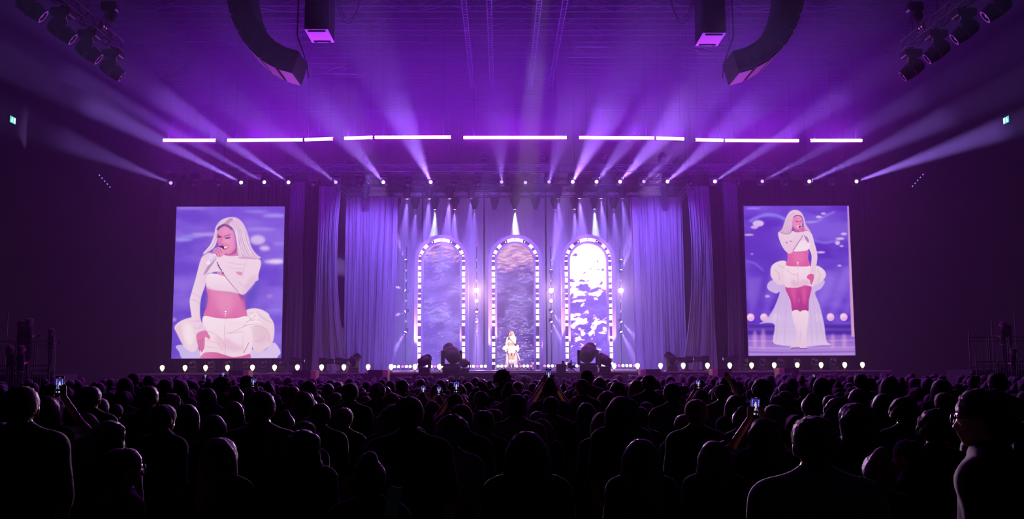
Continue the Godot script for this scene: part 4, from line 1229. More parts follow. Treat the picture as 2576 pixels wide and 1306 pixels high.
	# legs and boots
	p.poly([388, 690, 495, 696, 494, 800, 497, 892, 446, 892, 430, 800], C(206, 78, 150), 1, 0, C(176, 52, 134), Vector2(0, 1), 3)
	p.poly([497, 696, 594, 684, 574, 800, 566, 892, 500, 892, 498, 800], C(204, 76, 148), 1, 0, C(172, 50, 132), Vector2(0, 1), 3)
	p.poly([430, 710, 470, 720, 470, 840, 452, 800], C(226, 104, 164), 0.6, 4)
	p.poly([520, 710, 556, 720, 545, 830, 524, 800], C(226, 104, 164), 0.6, 4)
	p.poly([442, 886, 500, 884, 512, 980, 504, 1060, 496, 1110, 500, 1166, 432, 1172, 428, 1160, 468, 1120, 476, 1040, 452, 960], C(244, 216, 232), 1, 0, C(230, 196, 220), Vector2(0, 1), 3)
	p.poly([501, 892, 571, 888, 562, 1000, 552, 1090, 558, 1172, 500, 1174, 498, 1150, 514, 1090, 508, 1000], C(246, 220, 234), 1, 0, C(232, 198, 222), Vector2(0, 1), 3)
	p.line([432, 1171, 500, 1168], 3, C(90, 50, 120), 1, 0)
	p.line([500, 1174, 558, 1173], 3, C(90, 50, 120), 1, 0)
	# shorts
	p.poly([398, 526, 490, 534, 582, 528, 604, 600, 614, 660, 606, 694, 540, 682, 496, 700, 440, 702, 386, 690, 384, 600], C(251, 226, 236), 1, 0, C(240, 206, 224), Vector2(0, 1), 3)
	p.line([490, 536, 488, 590, 496, 698], 2, C(216, 160, 192), 0.9, 0)
	p.poly([440, 640, 490, 660, 492, 695, 440, 690], C(226, 178, 204), 0.7, 4)
	p.poly([500, 650, 560, 640, 590, 672, 510, 690], C(230, 186, 210), 0.7, 4)
	p.poly([380, 540, 430, 545, 488, 552, 480, 600, 440, 590, 400, 560], C(248, 220, 232), 1, 0)
	p.line([398, 560, 440, 592, 482, 602], 2, C(210, 164, 194), 0.9, 0)
	# waist
	p.poly([408, 420, 480, 415, 570, 406, 568, 470, 582, 530, 490, 536, 398, 527, 410, 470], skin, 1, 0, C(222, 96, 160), Vector2(0, 1), 3)
	p.poly([450, 430, 530, 425, 530, 500, 470, 515], C(238, 134, 182), 0.5, 6)
	for s in [[488, 506, 6], [489, 517, 4], [490, 527, 3]]: p.dot(s[0], s[1], s[2], s[2], C(255, 236, 248), 1, 0)
	# top and arms
	p.poly([560, 258, 598, 278, 616, 340, 636, 410, 642, 470, 630, 550, 622, 604, 584, 602, 590, 530, 596, 450, 572, 380], cloth, 1, 0, C(236, 200, 222), Vector2(0, 1), 3)
	p.poly([580, 596, 614, 604, 608, 650, 592, 678, 582, 645, 558, 622], C(216, 96, 156), 1, 0)
	p.poly([345, 272, 400, 258, 500, 258, 575, 262, 580, 330, 574, 400, 490, 418, 440, 400, 400, 340, 350, 330], cloth, 1, 0, C(238, 204, 224), Vector2(0, 1), 3)
	p.poly([450, 345, 575, 335, 572, 402, 500, 416, 450, 412], C(250, 228, 238), 1, 1)
	p.poly([420, 334, 452, 334, 440, 346], C(224, 134, 178), 1, 0)
	p.poly([334, 276, 352, 262, 380, 300, 400, 350, 430, 350, 480, 290, 500, 250, 530, 270, 524, 310, 480, 380, 444, 426, 418, 434, 380, 400, 350, 340], C(243, 212, 230), 1, 0, C(234, 196, 220), Vector2(0, 1), 3)
	p.line([527, 290, 512, 322, 490, 350, 450, 415], 2, C(120, 56, 116), 0.9, 0)
	p.poly([538, 280, 560, 300, 578, 340, 566, 345, 545, 310], C(150, 110, 176), 0.8, 1)
	# head
	p.poly([470, 225, 515, 225, 512, 262, 462, 262], C(206, 94, 152), 1, 0)
	p.poly([380, 200, 402, 140, 430, 100, 470, 88, 512, 104, 540, 150, 552, 200, 590, 262, 560, 252, 540, 240, 526, 150, 480, 132, 452, 170, 446, 230, 430, 268, 392, 276, 346, 262, 366, 240], C(240, 208, 220), 1, 1, C(222, 180, 204), Vector2(0, 1))
	for s in [[450, 110, 420, 170, 405, 260], [430, 120, 400, 190, 375, 255], [470, 110, 436, 180, 428, 260]]: p.line(s, 3, C(212, 170, 206), 0.8, 1)
	for i in 7:
		var k := i / 6.0
		p.line([478 - 30 * k, 96 + 14 * k, 440 - 30 * k, 150, 430 - 40 * k, 210, 424 - 60 * k, 258], 1.2, C(194, 148, 192) if i % 2 else C(254, 238, 246), 0.8, 0)
	p.line([350, 264, 392, 279, 430, 271, 446, 236], 4, C(186, 124, 166), 0.8, 1)
	p.poly([456, 150, 480, 134, 512, 140, 526, 172, 522, 214, 502, 246, 474, 240, 452, 220, 446, 186], C(236, 136, 178), 1, 0, C(244, 156, 192), Vector2(1, 0))
	p.line([456, 148, 480, 132, 512, 138, 522, 150], 4, C(120, 70, 130), 0.8, 0)
	p.line([472, 176, 484, 181, 494, 182], 3, C(96, 44, 120), 1, 0)
	p.line([508, 180, 516, 178, 523, 174], 3, C(96, 44, 120), 1, 0)
	p.line([503, 180, 506, 200, 498, 206], 2, C(190, 80, 140), 0.9, 0)
	p.poly([482, 216, 504, 216, 500, 230, 488, 228], C(250, 220, 232), 1, 0)
	p.dot(506, 226, 10, 10, C(48, 22, 92), 1, 0)
	p.line([524, 252, 562, 296], 11, C(236, 210, 236), 1, 0)
	p.poly([498, 234, 520, 222, 546, 236, 548, 252, 530, 262, 506, 262], C(226, 122, 172), 1, 0)
	p.line([512, 240, 530, 246, 534, 260], 2, C(160, 70, 130), 0.9, 0)
	return p.texture()

func side_screen(label: String, tl: Vector2, tr: Vector2, bl: Vector2, br: Vector2, z: float, tex: Texture2D, side: String) -> void:
	var c := P((tl.x + tr.x + bl.x + br.x) / 4, (tl.y + tr.y + bl.y + br.y) / 4, z)
	var w := (P(tr.x, tr.y, z) - P(tl.x, tl.y, z)).length()
	var top := (P(tl.x, tl.y, z).y + P(tr.x, tr.y, z).y) / 2
	var bot := (P(bl.x, bl.y, z).y + P(br.x, br.y, z).y) / 2
	var h := top - bot
	var t := thing("video_screen", label, "screen", Vector3(c.x, bot, z), "side video screens")
	var m := Mb.new()
	m.quad(Vector3(-w / 2, 0, 0.01), Vector3(w / 2, 0, 0.01), Vector3(w / 2, h, 0.01), Vector3(-w / 2, h, 0.01), Vector3.BACK)
	part("picture", m, screen_mat("side_screen_" + side, tex, 1.12), t)
	part("cabinet", Mb.new().box(Vector3(0, h / 2, -0.08), Vector3(w + 0.06, h + 0.06, 0.16), 0.01), M.black_plastic, t)
	for s in [-0.35, 0.35]:
		part("hanging_wire", Mb.new().tube(Vector3(w * s, h, -0.08), Vector3(w * s, HANG - bot, -0.08), 0.01, -1, 4), M.dark_truss, t)
	area(t, Vector3(c.x, bot + h / 2, z + 0.05), Vector3(c.x, bot + h / 2 - 1.0, z + 8.0), Vector2(w, h), Color(0.80, 0.66, 1.0), 1.6)

func screens() -> void:
	side_screen("tall left side screen with a close-up of the blonde singer in white", Vector2(445, 520), Vector2(717, 520), Vector2(433, 902), Vector2(705, 902), -41.5, close_up(), "left")
	side_screen("tall right side screen with the blonde singer shown full length", Vector2(1871, 518), Vector2(2136, 518), Vector2(1882, 895), Vector2(2151, 895), -42.0, full_length(), "right")

func speakers() -> void:
	var cab := mat("speaker_black", Color(0.05, 0.05, 0.055), 0.7)
	cab.metallic_specular = 0.2
	var grille: Material = M.grille_cloth
	# ---- curved line arrays facing the side seats (seen from the side and below)
	for s in [0, 1]:
		var side := "left" if s == 0 else "right"
		var X := func(v: float) -> float: return v if s == 0 else 2593.0 - v
		var sg := -1.0 if s == 0 else 1.0
		var z := -30.0
		var g := 1.30      # bigger than life-size lists suggest: a large-format array
		var t := thing("line_array", "long curved black line array speaker hanging on the %s" % side, "speaker", P(X.call(612.0), -60.0, z), "line array speakers")
		var mid := [[604, -190], [605, -150], [606, -110], [607, -70], [609, -30], [613, 10], [622, 48], [637, 84], [659, 117], [687, 144], [720, 163], [756, 173]]
		var pts := []
		for q in mid: pts.append(P(X.call(q[0]), q[1], z) - t.position)
		for i in pts.size() - 1:
			var a: Vector3 = pts[i]; var b: Vector3 = pts[i + 1]
			var up := (a - b).normalized()
			var fw := Vector3(up.y, -up.x, 0) * sg
			if fw.x * sg < 0 and i < 4: fw = -fw
			var c := Node3D.new(); c.name = "cabinet_frame"
			var B := Basis(fw, up, fw.cross(up))
			var h := (a - b).length()
			var cb := part("cabinet", Mb.new().box(Vector3.ZERO, Vector3(0.56 * g, h * 0.97, 1.1 * g), 0.015), cab, t)
			cb.transform = Transform3D(B, (a + b) / 2)
			part("grille", Mb.new().box(Vector3(0.285 * g, 0, 0), Vector3(0.02, h * 0.88, 1.04 * g), 0.004), grille, cb)
			for e in [-0.55 * g, 0.55 * g]:
				part("rigging_plate", Mb.new().box(Vector3(0.23 * g, 0, e), Vector3(0.05, h * 0.9, 0.02)), M.truss_metal, cb)
				part("rear_link", Mb.new().box(Vector3(-0.24 * g, 0, e), Vector3(0.05, h * 0.9, 0.02)), M.dark_truss, cb)
		part("flying_frame", Mb.new().box(pts[0] + Vector3(0, 0.1, 0), Vector3(1.3, 0.14, 1.1), 0.02), M.dark_truss, t)
		part("hoist_chain", Mb.new().tube(pts[0] + Vector3(0, 0.1, 0), Vector3(pts[0].x, HANG - t.position.y, pts[0].z), 0.02, -1, 6), M.dark_truss, t)
		# pull-back strap and cable hanging at the tail
		var tail: Vector3 = P(X.call(776.0), 198.0, -30.8) - t.position
		var k: Vector3 = P(X.call(748.0), 90.0, -30.3) - t.position
		part("strap", Mb.new().path([tail, P(X.call(772.0), 160.0, -30.7) - t.position, P(X.call(760.0), 125.0, -30.5) - t.position, k, k + Vector3(0.05 * -sg, 3.0, 0.1), Vector3(k.x, HANG - t.position.y, k.z)], 0.022, 6), M.rubber, t)
		# ---- bass column next to it, with a pale underside
		var sub := thing("bass_speaker", "hanging stack of black bass speakers with a pale underside on the %s" % side, "speaker", P(X.call(795.0), 74.0 if s == 0 else 83.0, -30.0), "hanging bass speakers")
		sub.scale = Vector3.ONE * 1.25
		for j in 5:
			var bx := part("cabinet", Mb.new().box(Vector3(0, 0.36 + 0.70 * j, -0.51), Vector3(0.60, 0.68, 1.02), 0.012), cab, sub)
			part("grille", Mb.new().box(Vector3(0, 0.36 + 0.70 * j, 0.008), Vector3(0.55, 0.62, 0.02)), M.black_plastic, bx)
			for e in [-0.31, 0.31]:
				part("edge_rail", Mb.new().box(Vector3(e, 0.36 + 0.70 * j, -0.1), Vector3(0.02, 0.66, 0.04)), M.dark_truss, bx)
		part("underside", Mb.new().box(Vector3(0, 0.01, -0.51), Vector3(0.60, 0.02, 1.02)), mat("underside_grey", Color(0.72, 0.66, 0.70), 0.5), sub)
		for e in [-0.10, -0.88]:
			part("skid", Mb.new().box(Vector3(0, -0.015, e), Vector3(0.46, 0.03, 0.05), 0.008), M.rubber, sub)
		for e in [-0.18, 0.18]:
			part("catch", Mb.new().box(Vector3(e, -0.01, -0.98), Vector3(0.07, 0.02, 0.04)), M.dark_truss, sub)
		part("flying_frame", Mb.new().box(Vector3(0, 3.66, -0.51), Vector3(0.7, 0.14, 1.1), 0.02), M.dark_truss, sub)
		part("hoist_chain", Mb.new().tube(Vector3(0, 3.7, -0.51), Vector3(0, (HANG - sub.position.y) / 1.25, -0.51), 0.02, -1, 6), M.dark_truss, sub)
		# ---- loops of speaker cable
		var loop := thing("cable_loop", "drooping loop of black speaker cable beside the %s bass speakers" % side, "cable", P(X.call(875.0), 30.0, -31.5), "cable loops")
		for q in [[[848, -60], [848, 0], [856, 35], [870, 58], [884, 56], [898, 30], [909, -10], [912, -60]], [[852, -60], [854, 5], [864, 36], [876, 50], [890, 40], [902, 10], [908, -60]]]:
			var lp := []
			for v in q: lp.append(P(X.call(v[0]), v[1], -31.5) - loop.position)
			var sm := []
			for i in lp.size() - 1:
				for u in 4: sm.append((lp[i] as Vector3).cubic_interpolate(lp[i + 1], lp[maxi(i - 1, 0)], lp[mini(i + 2, lp.size() - 1)], u / 4.0))
			sm.append(lp[-1])
			sm.push_front(Vector3(lp[0].x, HANG - loop.position.y, 0))
			sm.append(Vector3(lp[-1].x, HANG - loop.position.y, 0))
			part("cable", Mb.new().path(sm, 0.02, 6), M.rubber, loop)
	# ---- side trusses over the audience with unlit moving heads
	for s in [0, 1]:
		var side := "left" if s == 0 else "right"
		var X := func(v: float) -> float: return v if s == 0 else 2576.0 - v
		var end := P(X.call(298.0), 116.0, -30.0)
		var t := truss("audience_truss", "truss over the audience at the top %s corner" % side, end, Vector3(end.x, end.y, -16.0), 0.34, 0.30, 0.025, 28, M.dark_truss, "audience trusses", 3)
		var names := ["at the stage end", "second from the stage end", "third from the stage end", "fourth from the stage end"]
		for i in 4:
			var zz := -29.6 + 1.75 * i
			var at := Vector3(end.x, end.y - 0.29, zz)
			moving_head("unlit moving head under the top %s corner truss, %s" % [side, names[i]], at, Vector3(0.85 if s == 0 else -0.85, -0.65, -0.3), true, 1.55, M.lens_off, "unlit heads under the corner trusses")
		var box := thing("hoist_motor", "bulky hoist motor above the truss end at the top %s" % side, "hoist", Vector3(end.x, end.y + 1.0, -29.2), "hoist motors")
		part("motor_body", Mb.new().box(Vector3.ZERO, Vector3(0.5, 0.32, 0.34), 0.06), M.black_metal, box)
		part("chain_bag", Mb.new().ball(Vector3(0.1, -0.28, 0), Vector3(0.15, 0.22, 0.15), 12, 8), M.black_cloth, box)
		part("chain", Mb.new().tube(Vector3(-0.1, -0.8, 0), Vector3(-0.1, HANG - box.position.y, 0), 0.014, -1, 6), M.dark_truss, box)
		for e in [-1.0, 1.0]:
			part("sling", Mb.new().tube(Vector3(-0.1, -0.2, 0), Vector3(-0.1, -0.88, 0.55 * e), 0.012, -1, 5), M.rubber, box)
		var pan := thing("mains_box", "small power box with two indicator lamps on the top %s truss" % side, "power box", Vector3(end.x + (0.24 if s == 0 else -0.24), end.y, -28.3), "truss power boxes")
		part("case", Mb.new().box(Vector3.ZERO, Vector3(0.05, 0.22, 0.42), 0.01), M.black_metal, pan)
		for e in [-0.08, 0.08]:
			part("indicator_lamp", Mb.new().ball(Vector3(0.03 if s == 0 else -0.03, 0.0, e), Vector3(0.012, 0.03, 0.02), 8, 6), glow("indicator_pink", Color(1.0, 0.5, 0.9), 1.0) if not M.has("indicator_pink") else M.indicator_pink, pan)

func stage_front() -> void:
	# ---- big globe bulbs along the stage edge
	var bulb := glow("globe_bulb", Color(1.0, 0.88, 0.66), 3.0)
	var xs := [408, 465.4, 517, 572.3, 635, 690.6, 748, 809, 865, 926, 984, 1044, 1106, 1486, 1545, 1604, 1662, 1719, 1780, 1836, 1891, 1948, 2006, 2066, 2125.5, 2170]
	var glass := Mb.new().lathe([Vector2(0.025, 0.10), Vector2(0.08, 0.18), Vector2(0.098, 0.25), Vector2(0.075, 0.325), Vector2(0, 0.355)], Transform3D(), 10).mesh(bulb)
	var sock := Mb.new().lathe([Vector2(0, 0), Vector2(0.14, 0), Vector2(0.14, 0.02), Vector2(0.03, 0.03), Vector2(0.03, 0.10), Vector2(0, 0.10)], Transform3D(), 14, false).mesh(mat("brass", Color(0.62, 0.48, 0.30), 0.35, 0.8))
	for i in xs.size():
		var at := Vector3(P(xs[i], 928, -40.3).x, DECK, -40.3)
		var t := thing("globe_footlight", "glowing globe bulb on the stage edge, %s from the left" % ordinal(i + 1), "footlight", at, "globe footlights")
		put("bulb", glass, t)
		put("socket", sock, t)
		omni(t, at + Vector3(0, 0.25, 0), Color(1.0, 0.82, 0.62), 0.12, 0.09)
	# ---- black boxes against the stage front with warm light painted on the inner ends
	var boxes2 := [[576, 610, 619, 932, 960], [735, 780, 793, 932, 962], [925, 962, 973, 931, 975], [1662, 1626, 1616, 929, 960], [1842, 1807, 1795, 928, 955], [2010, 1975, 1964, 925, 955]]
	var bn := ["under the left screen", "below the left drapes", "left of the middle block", "right of the middle block", "below the right drapes", "under the right screen"]
	for i in boxes2.size():
		var q: Array = boxes2[i]
		var z := -38.6
		var a := P(q[0], q[3], z); var b := P(q[1], q[3], z); var c := P(q[2], q[3], z - 0.7)
		var sg := signf(b.x - a.x)
		var w := absf(b.x - a.x)
		var t := thing("speaker_stack", "dark stage-front box with painted light on its inner end, %s" % bn[i], "speaker", Vector3((a.x + b.x) / 2, 0, z - 0.4), "boxes along the stage front")
		part("cabinet", Mb.new().box(Vector3(0, a.y / 2, 0), Vector3(w, a.y, 0.8), 0.015), M.black_paint, t)
		part("painted_light_end", Mb.new().box(Vector3(sg * (w / 2 + 0.02 + (0.10 if i != 2 else 0.08)), a.y / 2, 0), Vector3(0.22, a.y - 0.02, 0.7), 0.01), M.painted_light_tan, t)  # added tan slab: stage light on the black side, put into colour
		part("grille", Mb.new().box(Vector3(0, a.y / 2, 0.405), Vector3(w - 0.06, a.y - 0.08, 0.02)), M.grille_cloth if i == 9 else M.black_cloth, t)
	# ---- dark block in front of the stage with follow lights and a film camera on it
	var bz := -34.0
	var A := P(1041, 939.5, bz); var B := P(1564, 939.5, bz)
	var blk := thing("pit_platform", "black draped platform in front of the stage, centre", "platform", Vector3((A.x + B.x) / 2, 0, bz - 1.2))
	part("top_board", Mb.new().box(Vector3(0, A.y - 0.04, 0), Vector3(B.x - A.x, 0.08, 2.4), 0.015), M.black_paint, blk)
	var wv := B.x - A.x
	part("skirt", Mb.new().sheet(120, 6, func(u: float, v: float) -> Vector3:
		var x := (u - 0.5) * wv
		return Vector3(x * (1.0 + 0.03 * v), (A.y - 0.05) * (1.0 - v), 1.18 + 0.03 * sin(u * 150.0) * v + 0.05 * v)), M.black_cloth, blk)
	for e in [-1.0, 1.0]:
		part("side_skirt", Mb.new().box(Vector3(e * (wv / 2 - 0.03), (A.y - 0.06) / 2, 0), Vector3(0.03, A.y - 0.06, 2.3)), M.black_cloth, blk)
	for e in [-0.4, -0.1, 0.2, 0.45]:
		part("leg", Mb.new().tube(Vector3(wv * e, 0, 0), Vector3(wv * e, A.y - 0.06, 0), 0.04, -1, 6), M.black_metal, blk)
	var heads := [[1136, 1.75, Vector3(-0.35, 0.55, -0.9), "large", -34.4], [1480, 1.75, Vector3(0.3, 0.5, -0.9), "large", -34.4], [1068, 1.15, Vector3(0.5, 0.4, -0.8), "small", -34.9], [1521, 1.15, Vector3(-0.5, 0.5, -0.8), "small", -34.9], [1169, 0.9, Vector3(0.1, 0.3, -1), "tiny", -35.0]]
	for i in heads.size():
		var q: Array = heads[i]
		moving_head("%s dark moving head silhouetted on the pit platform, %s end" % [q[3], "left" if q[0] < 1300 else "right"], Vector3(P(q[0], 925, q[4]).x, A.y, q[4]), q[2], false, q[1], M.lens_off, "pit platform lights")
	for q in [[890, -40.6, Vector3(0.6, 0.6, -0.5), "beside the left sheer curtain", 1.3], [1690, -40.6, Vector3(-0.6, 0.6, -0.5), "beside the right sheer curtain", 1.3]]:
		moving_head("dark moving head leaning on the stage edge %s" % q[3], Vector3(P(q[0], 925, q[1]).x, DECK, q[1]), q[2], false, q[4], M.lens_off, "stage edge lights")
	# film camera
	var cp := Vector3(P(1437, 925, -34.3).x, A.y, -34.3)
	var ct := thing("film_camera", "black broadcast camera with a small blue monitor on the pit platform", "camera", cp)
	for k in 3:
		var a3 := TAU * k / 3 + 0.5
		part("tripod_leg", Mb.new().tube(Vector3(0, 0.16, 0), Vector3(cos(a3) * 0.2, 0.02, sin(a3) * 0.2), 0.015, -1, 6), M.black_metal, ct)
	part("body", Mb.new().box(Vector3(0, 0.26, 0), Vector3(0.26, 0.2, 0.5), 0.02), M.black_plastic, ct)
	part("lens", Mb.new().tube(Vector3(-0.02, 0.26, -0.25), Vector3(-0.02, 0.26, -0.55), 0.07, 0.085, 14), M.black_plastic, ct)
	part("handle", Mb.new().path([Vector3(0, 0.36, 0.15), Vector3(0, 0.44, 0.1), Vector3(0, 0.44, -0.15), Vector3(0, 0.36, -0.2)], 0.015, 6), M.black_plastic, ct)
	var vf := part("viewfinder", Mb.new().box(Vector3(0.06, 0.30, 0.30), Vector3(0.15, 0.11, 0.06), 0.01), M.black_plastic, ct)
	part("monitor_screen", Mb.new().box(Vector3(0.06, 0.30, 0.335), Vector3(0.115, 0.08, 0.006)), glow("monitor_blue", Color(0.45, 0.5, 0.95), 0.8), vf)
	var can := thing("flight_case", "small black case standing left of the film camera", "case", Vector3(P(1411, 925, -34.3).x, A.y, -34.3))
	part("case_body", Mb.new().box(Vector3(0, 0.14, 0), Vector3(0.34, 0.28, 0.3), 0.02), M.black_plastic, can)
	part("lid", Mb.new().box(Vector3(0, 0.29, 0), Vector3(0.35, 0.03, 0.31), 0.008), M.black_metal, can)
	part("aerial", Mb.new().tube(Vector3(0.08, 0.30, 0), Vector3(0.08, 0.42, 0), 0.05, -1, 8), M.black_plastic, can)
	# monitor wedges on stands at both ends of the block
	for q in [[996, 1034, 949, "left", 1.0], [1583, 1626, 944, "right", -1.0]]:
		var z := -34.6
		var a := P(q[0], q[2], z); var b := P(q[1], q[2], z)
		var t := thing("side_speaker", "low black speaker on legs at the %s end of the pit platform" % q[3], "speaker", Vector3((a.x + b.x) / 2, 0, z), "pit speakers")
		part("cabinet", Mb.new().box(Vector3(0, a.y - 0.17, 0), Vector3(b.x - a.x, 0.34, 0.5), 0.02, Basis(Vector3.BACK, 0.03 * q[4])), M.black_plastic, t)
		part("top_edge", Mb.new().box(Vector3(0, a.y + 0.005, 0), Vector3(b.x - a.x - 0.06, 0.012, 0.44)), M.truss_metal, t)
		for e in [-0.2, 0.2]:
			part("leg", Mb.new().tube(Vector3(e, 0, 0), Vector3(e, a.y - 0.3, 0), 0.03, -1, 6), M.black_metal, t)
	# ---- profile spots on the deck below the screens, and a row of dark heads between them
	var prof := [[768, 908, 1.0, 0.5, "left"], [843, 909, 1.0, 0.35, "left"], [884, 909, 1.0, 0.2, "left"], [1702, 905, -1.0, 0.2, "right"], [1743, 904, -1.0, 0.45, "right"], [1817, 903, -1.0, 0.35, "right"]]
	for i in prof.size():
		var q: Array = prof[i]
		var z := -42.0
		var lens_at := P(q[0], q[1], z)
		var t := thing("profile_spot", "profile spotlight on a stand facing the %s curtains, %s from the left" % [q[4], ordinal(i + 1)], "stage light", Vector3(lens_at.x - 0.35 * q[2], DECK, z), "profile spotlights")
		var y: float = lens_at.y - DECK
		var T := Transform3D(Basis(Vector3.BACK, -PI / 2 * q[2]), Vector3(-0.35 * q[2], y, 0))
		part("barrel", Mb.new().lathe([Vector2(0, 0), Vector2(0.15, 0.01), Vector2(0.15, 0.30), Vector2(0.10, 0.36), Vector2(0.10, 0.68), Vector2(0.085, 0.68), Vector2(0.085, 0.64)], T, 16, false), M.black_metal, t)
		part("lens", Mb.new().lathe([Vector2(0.086, 0.65), Vector2(0, 0.67)], T, 14), glow("profile_lens", Color(0.75, 0.75, 1.0), 4.0) if not M.has("profile_lens") else M.profile_lens, t)
		part("stand", Mb.new().box(Vector3(-0.1 * q[2], y / 2, 0), Vector3(0.10, y, 0.10), 0.01), M.black_metal, t)
		part("foot", Mb.new().box(Vector3(-0.1 * q[2], 0.03, 0), Vector3(0.4, 0.06, 0.4), 0.01), M.black_metal, t)
		spot(t, lens_at + Vector3(0.02 * q[2], 0, 0), lens_at + Vector3(3.0 * q[2], 0.9, -1.6), 16.0, Color(0.62, 0.62, 1.0), 26.0 * q[3], 0.07, 0.7)
	var row := [[484, 912], [530, 912], [573, 912], [617, 911], [663, 911], [708, 911], [1876, 908], [1919, 908], [1964, 907], [2006, 907], [2050, 907], [2097, 907]]
	for i in row.size():
		var q: Array = row[i]
		var at := Vector3(P(q[0], q[1], -41.0).x, DECK, -41.0)
		moving_head("dark moving head on the deck under the %s screen, %s from the left" % ["left" if i < 6 else "right", ordinal(i % 6 + 1)], at, Vector3(0, 0.35, 1), false, 0.95, M.lens_off, "dark heads under the screens")

func stands() -> void:
	# tiered side seating behind steel railings
	var steel := mat("rail_steel", Color(0.40, 0.38, 0.44), 0.4, 0.6)
	for s in [0, 1]:
		var side := "left" if s == 0 else "right"
		var sg := -1.0 if s == 0 else 1.0
		var z0 := -30.0
		var x0 := P(138.0 if s == 0 else 2440.0, 900.0, -29.2).x
		var lowx := P(126.0 if s == 0 else 2455.0, 900.0, -27.8).x - x0
		var t := thing("side_stand", "tiered seating block with steel railings at the %s edge" % side, "grandstand", Vector3(x0, 0, z0), "side stands")
		part("lower_tier", Mb.new().box(Vector3(sg * 2.6 + lowx, 0.55, 1.52), Vector3(5.2, 1.1, 1.4)), M.concrete, t)
		part("upper_tier", Mb.new().box(Vector3(sg * 2.6, 0.925, 0.0), Vector3(5.2, 1.85, 1.6)), M.concrete, t)
		part("seat_step", Mb.new().box(Vector3(sg * 4.0, 1.3, -0.1), Vector3(2.2, 2.6, 1.4)), M.concrete, t)
		# railings: front run and the end run, each of panels
		for lv in 2:
			for pnl in 5:
				var ox := sg * (0.02 + 0.62 * pnl) + (lowx if lv == 0 else 0.0)
				var oy := 1.1 + 0.75 * lv
				var r := Node3D.new(); r.name = "railing"; t.add_child(r, true)
				r.position = Vector3(ox, oy, 2.17 - 1.40 * lv)
				put("top_rail", Mb.new().tube(Vector3(0, 1.0, 0), Vector3(sg * 0.56, 1.0, 0), 0.018, -1, 6).mesh(steel), r)
				put("middle_rail", Mb.new().tube(Vector3(0, 0.88, 0), Vector3(sg * 0.56, 0.88, 0), 0.012, -1, 6).mesh(steel), r)
				put("bottom_rail", Mb.new().tube(Vector3(0, 0.08, 0), Vector3(sg * 0.56, 0.08, 0), 0.015, -1, 6).mesh(steel), r)
				for e in [0.0, 0.56]:
					put("post", Mb.new().tube(Vector3(sg * e, 0, 0), Vector3(sg * e, 1.0, 0), 0.018, -1, 6).mesh(steel), r)
				for e in 6:
					put("bar", Mb.new().tube(Vector3(sg * (0.08 + 0.08 * e), 0.08, 0), Vector3(sg * (0.08 + 0.08 * e), 0.88, 0), 0.006, -1, 5).mesh(steel), r)
		for k in 4:
			part("tall_post", Mb.new().tube(Vector3(sg * (0.55 + 0.75 * k), 1.85, -0.3), Vector3(sg * (0.55 + 0.75 * k), 3.1 + 0.35 * k, -0.3), 0.014, -1, 6), steel, t)
		part("deck_edge", Mb.new().box(Vector3(sg * 1.7, 1.80, 0.83), Vector3(3.4, 0.08, 0.06)), steel, t)

# ---------------------------------------------------------------- people
func grown(bones: Array, d: float) -> Array:
	var o := []
	for b in bones: o.append([b[0], b[1], b[2] + d, b[3] + d, b[4]])
	return o

func bone(ax: float, ay: float, az: float, bx: float, by: float, bz: float, ra: float, rb: float, q := 1.0) -> Array:
	return [Vector3(ax, ay, az), Vector3(bx, by, bz), ra, rb, q]

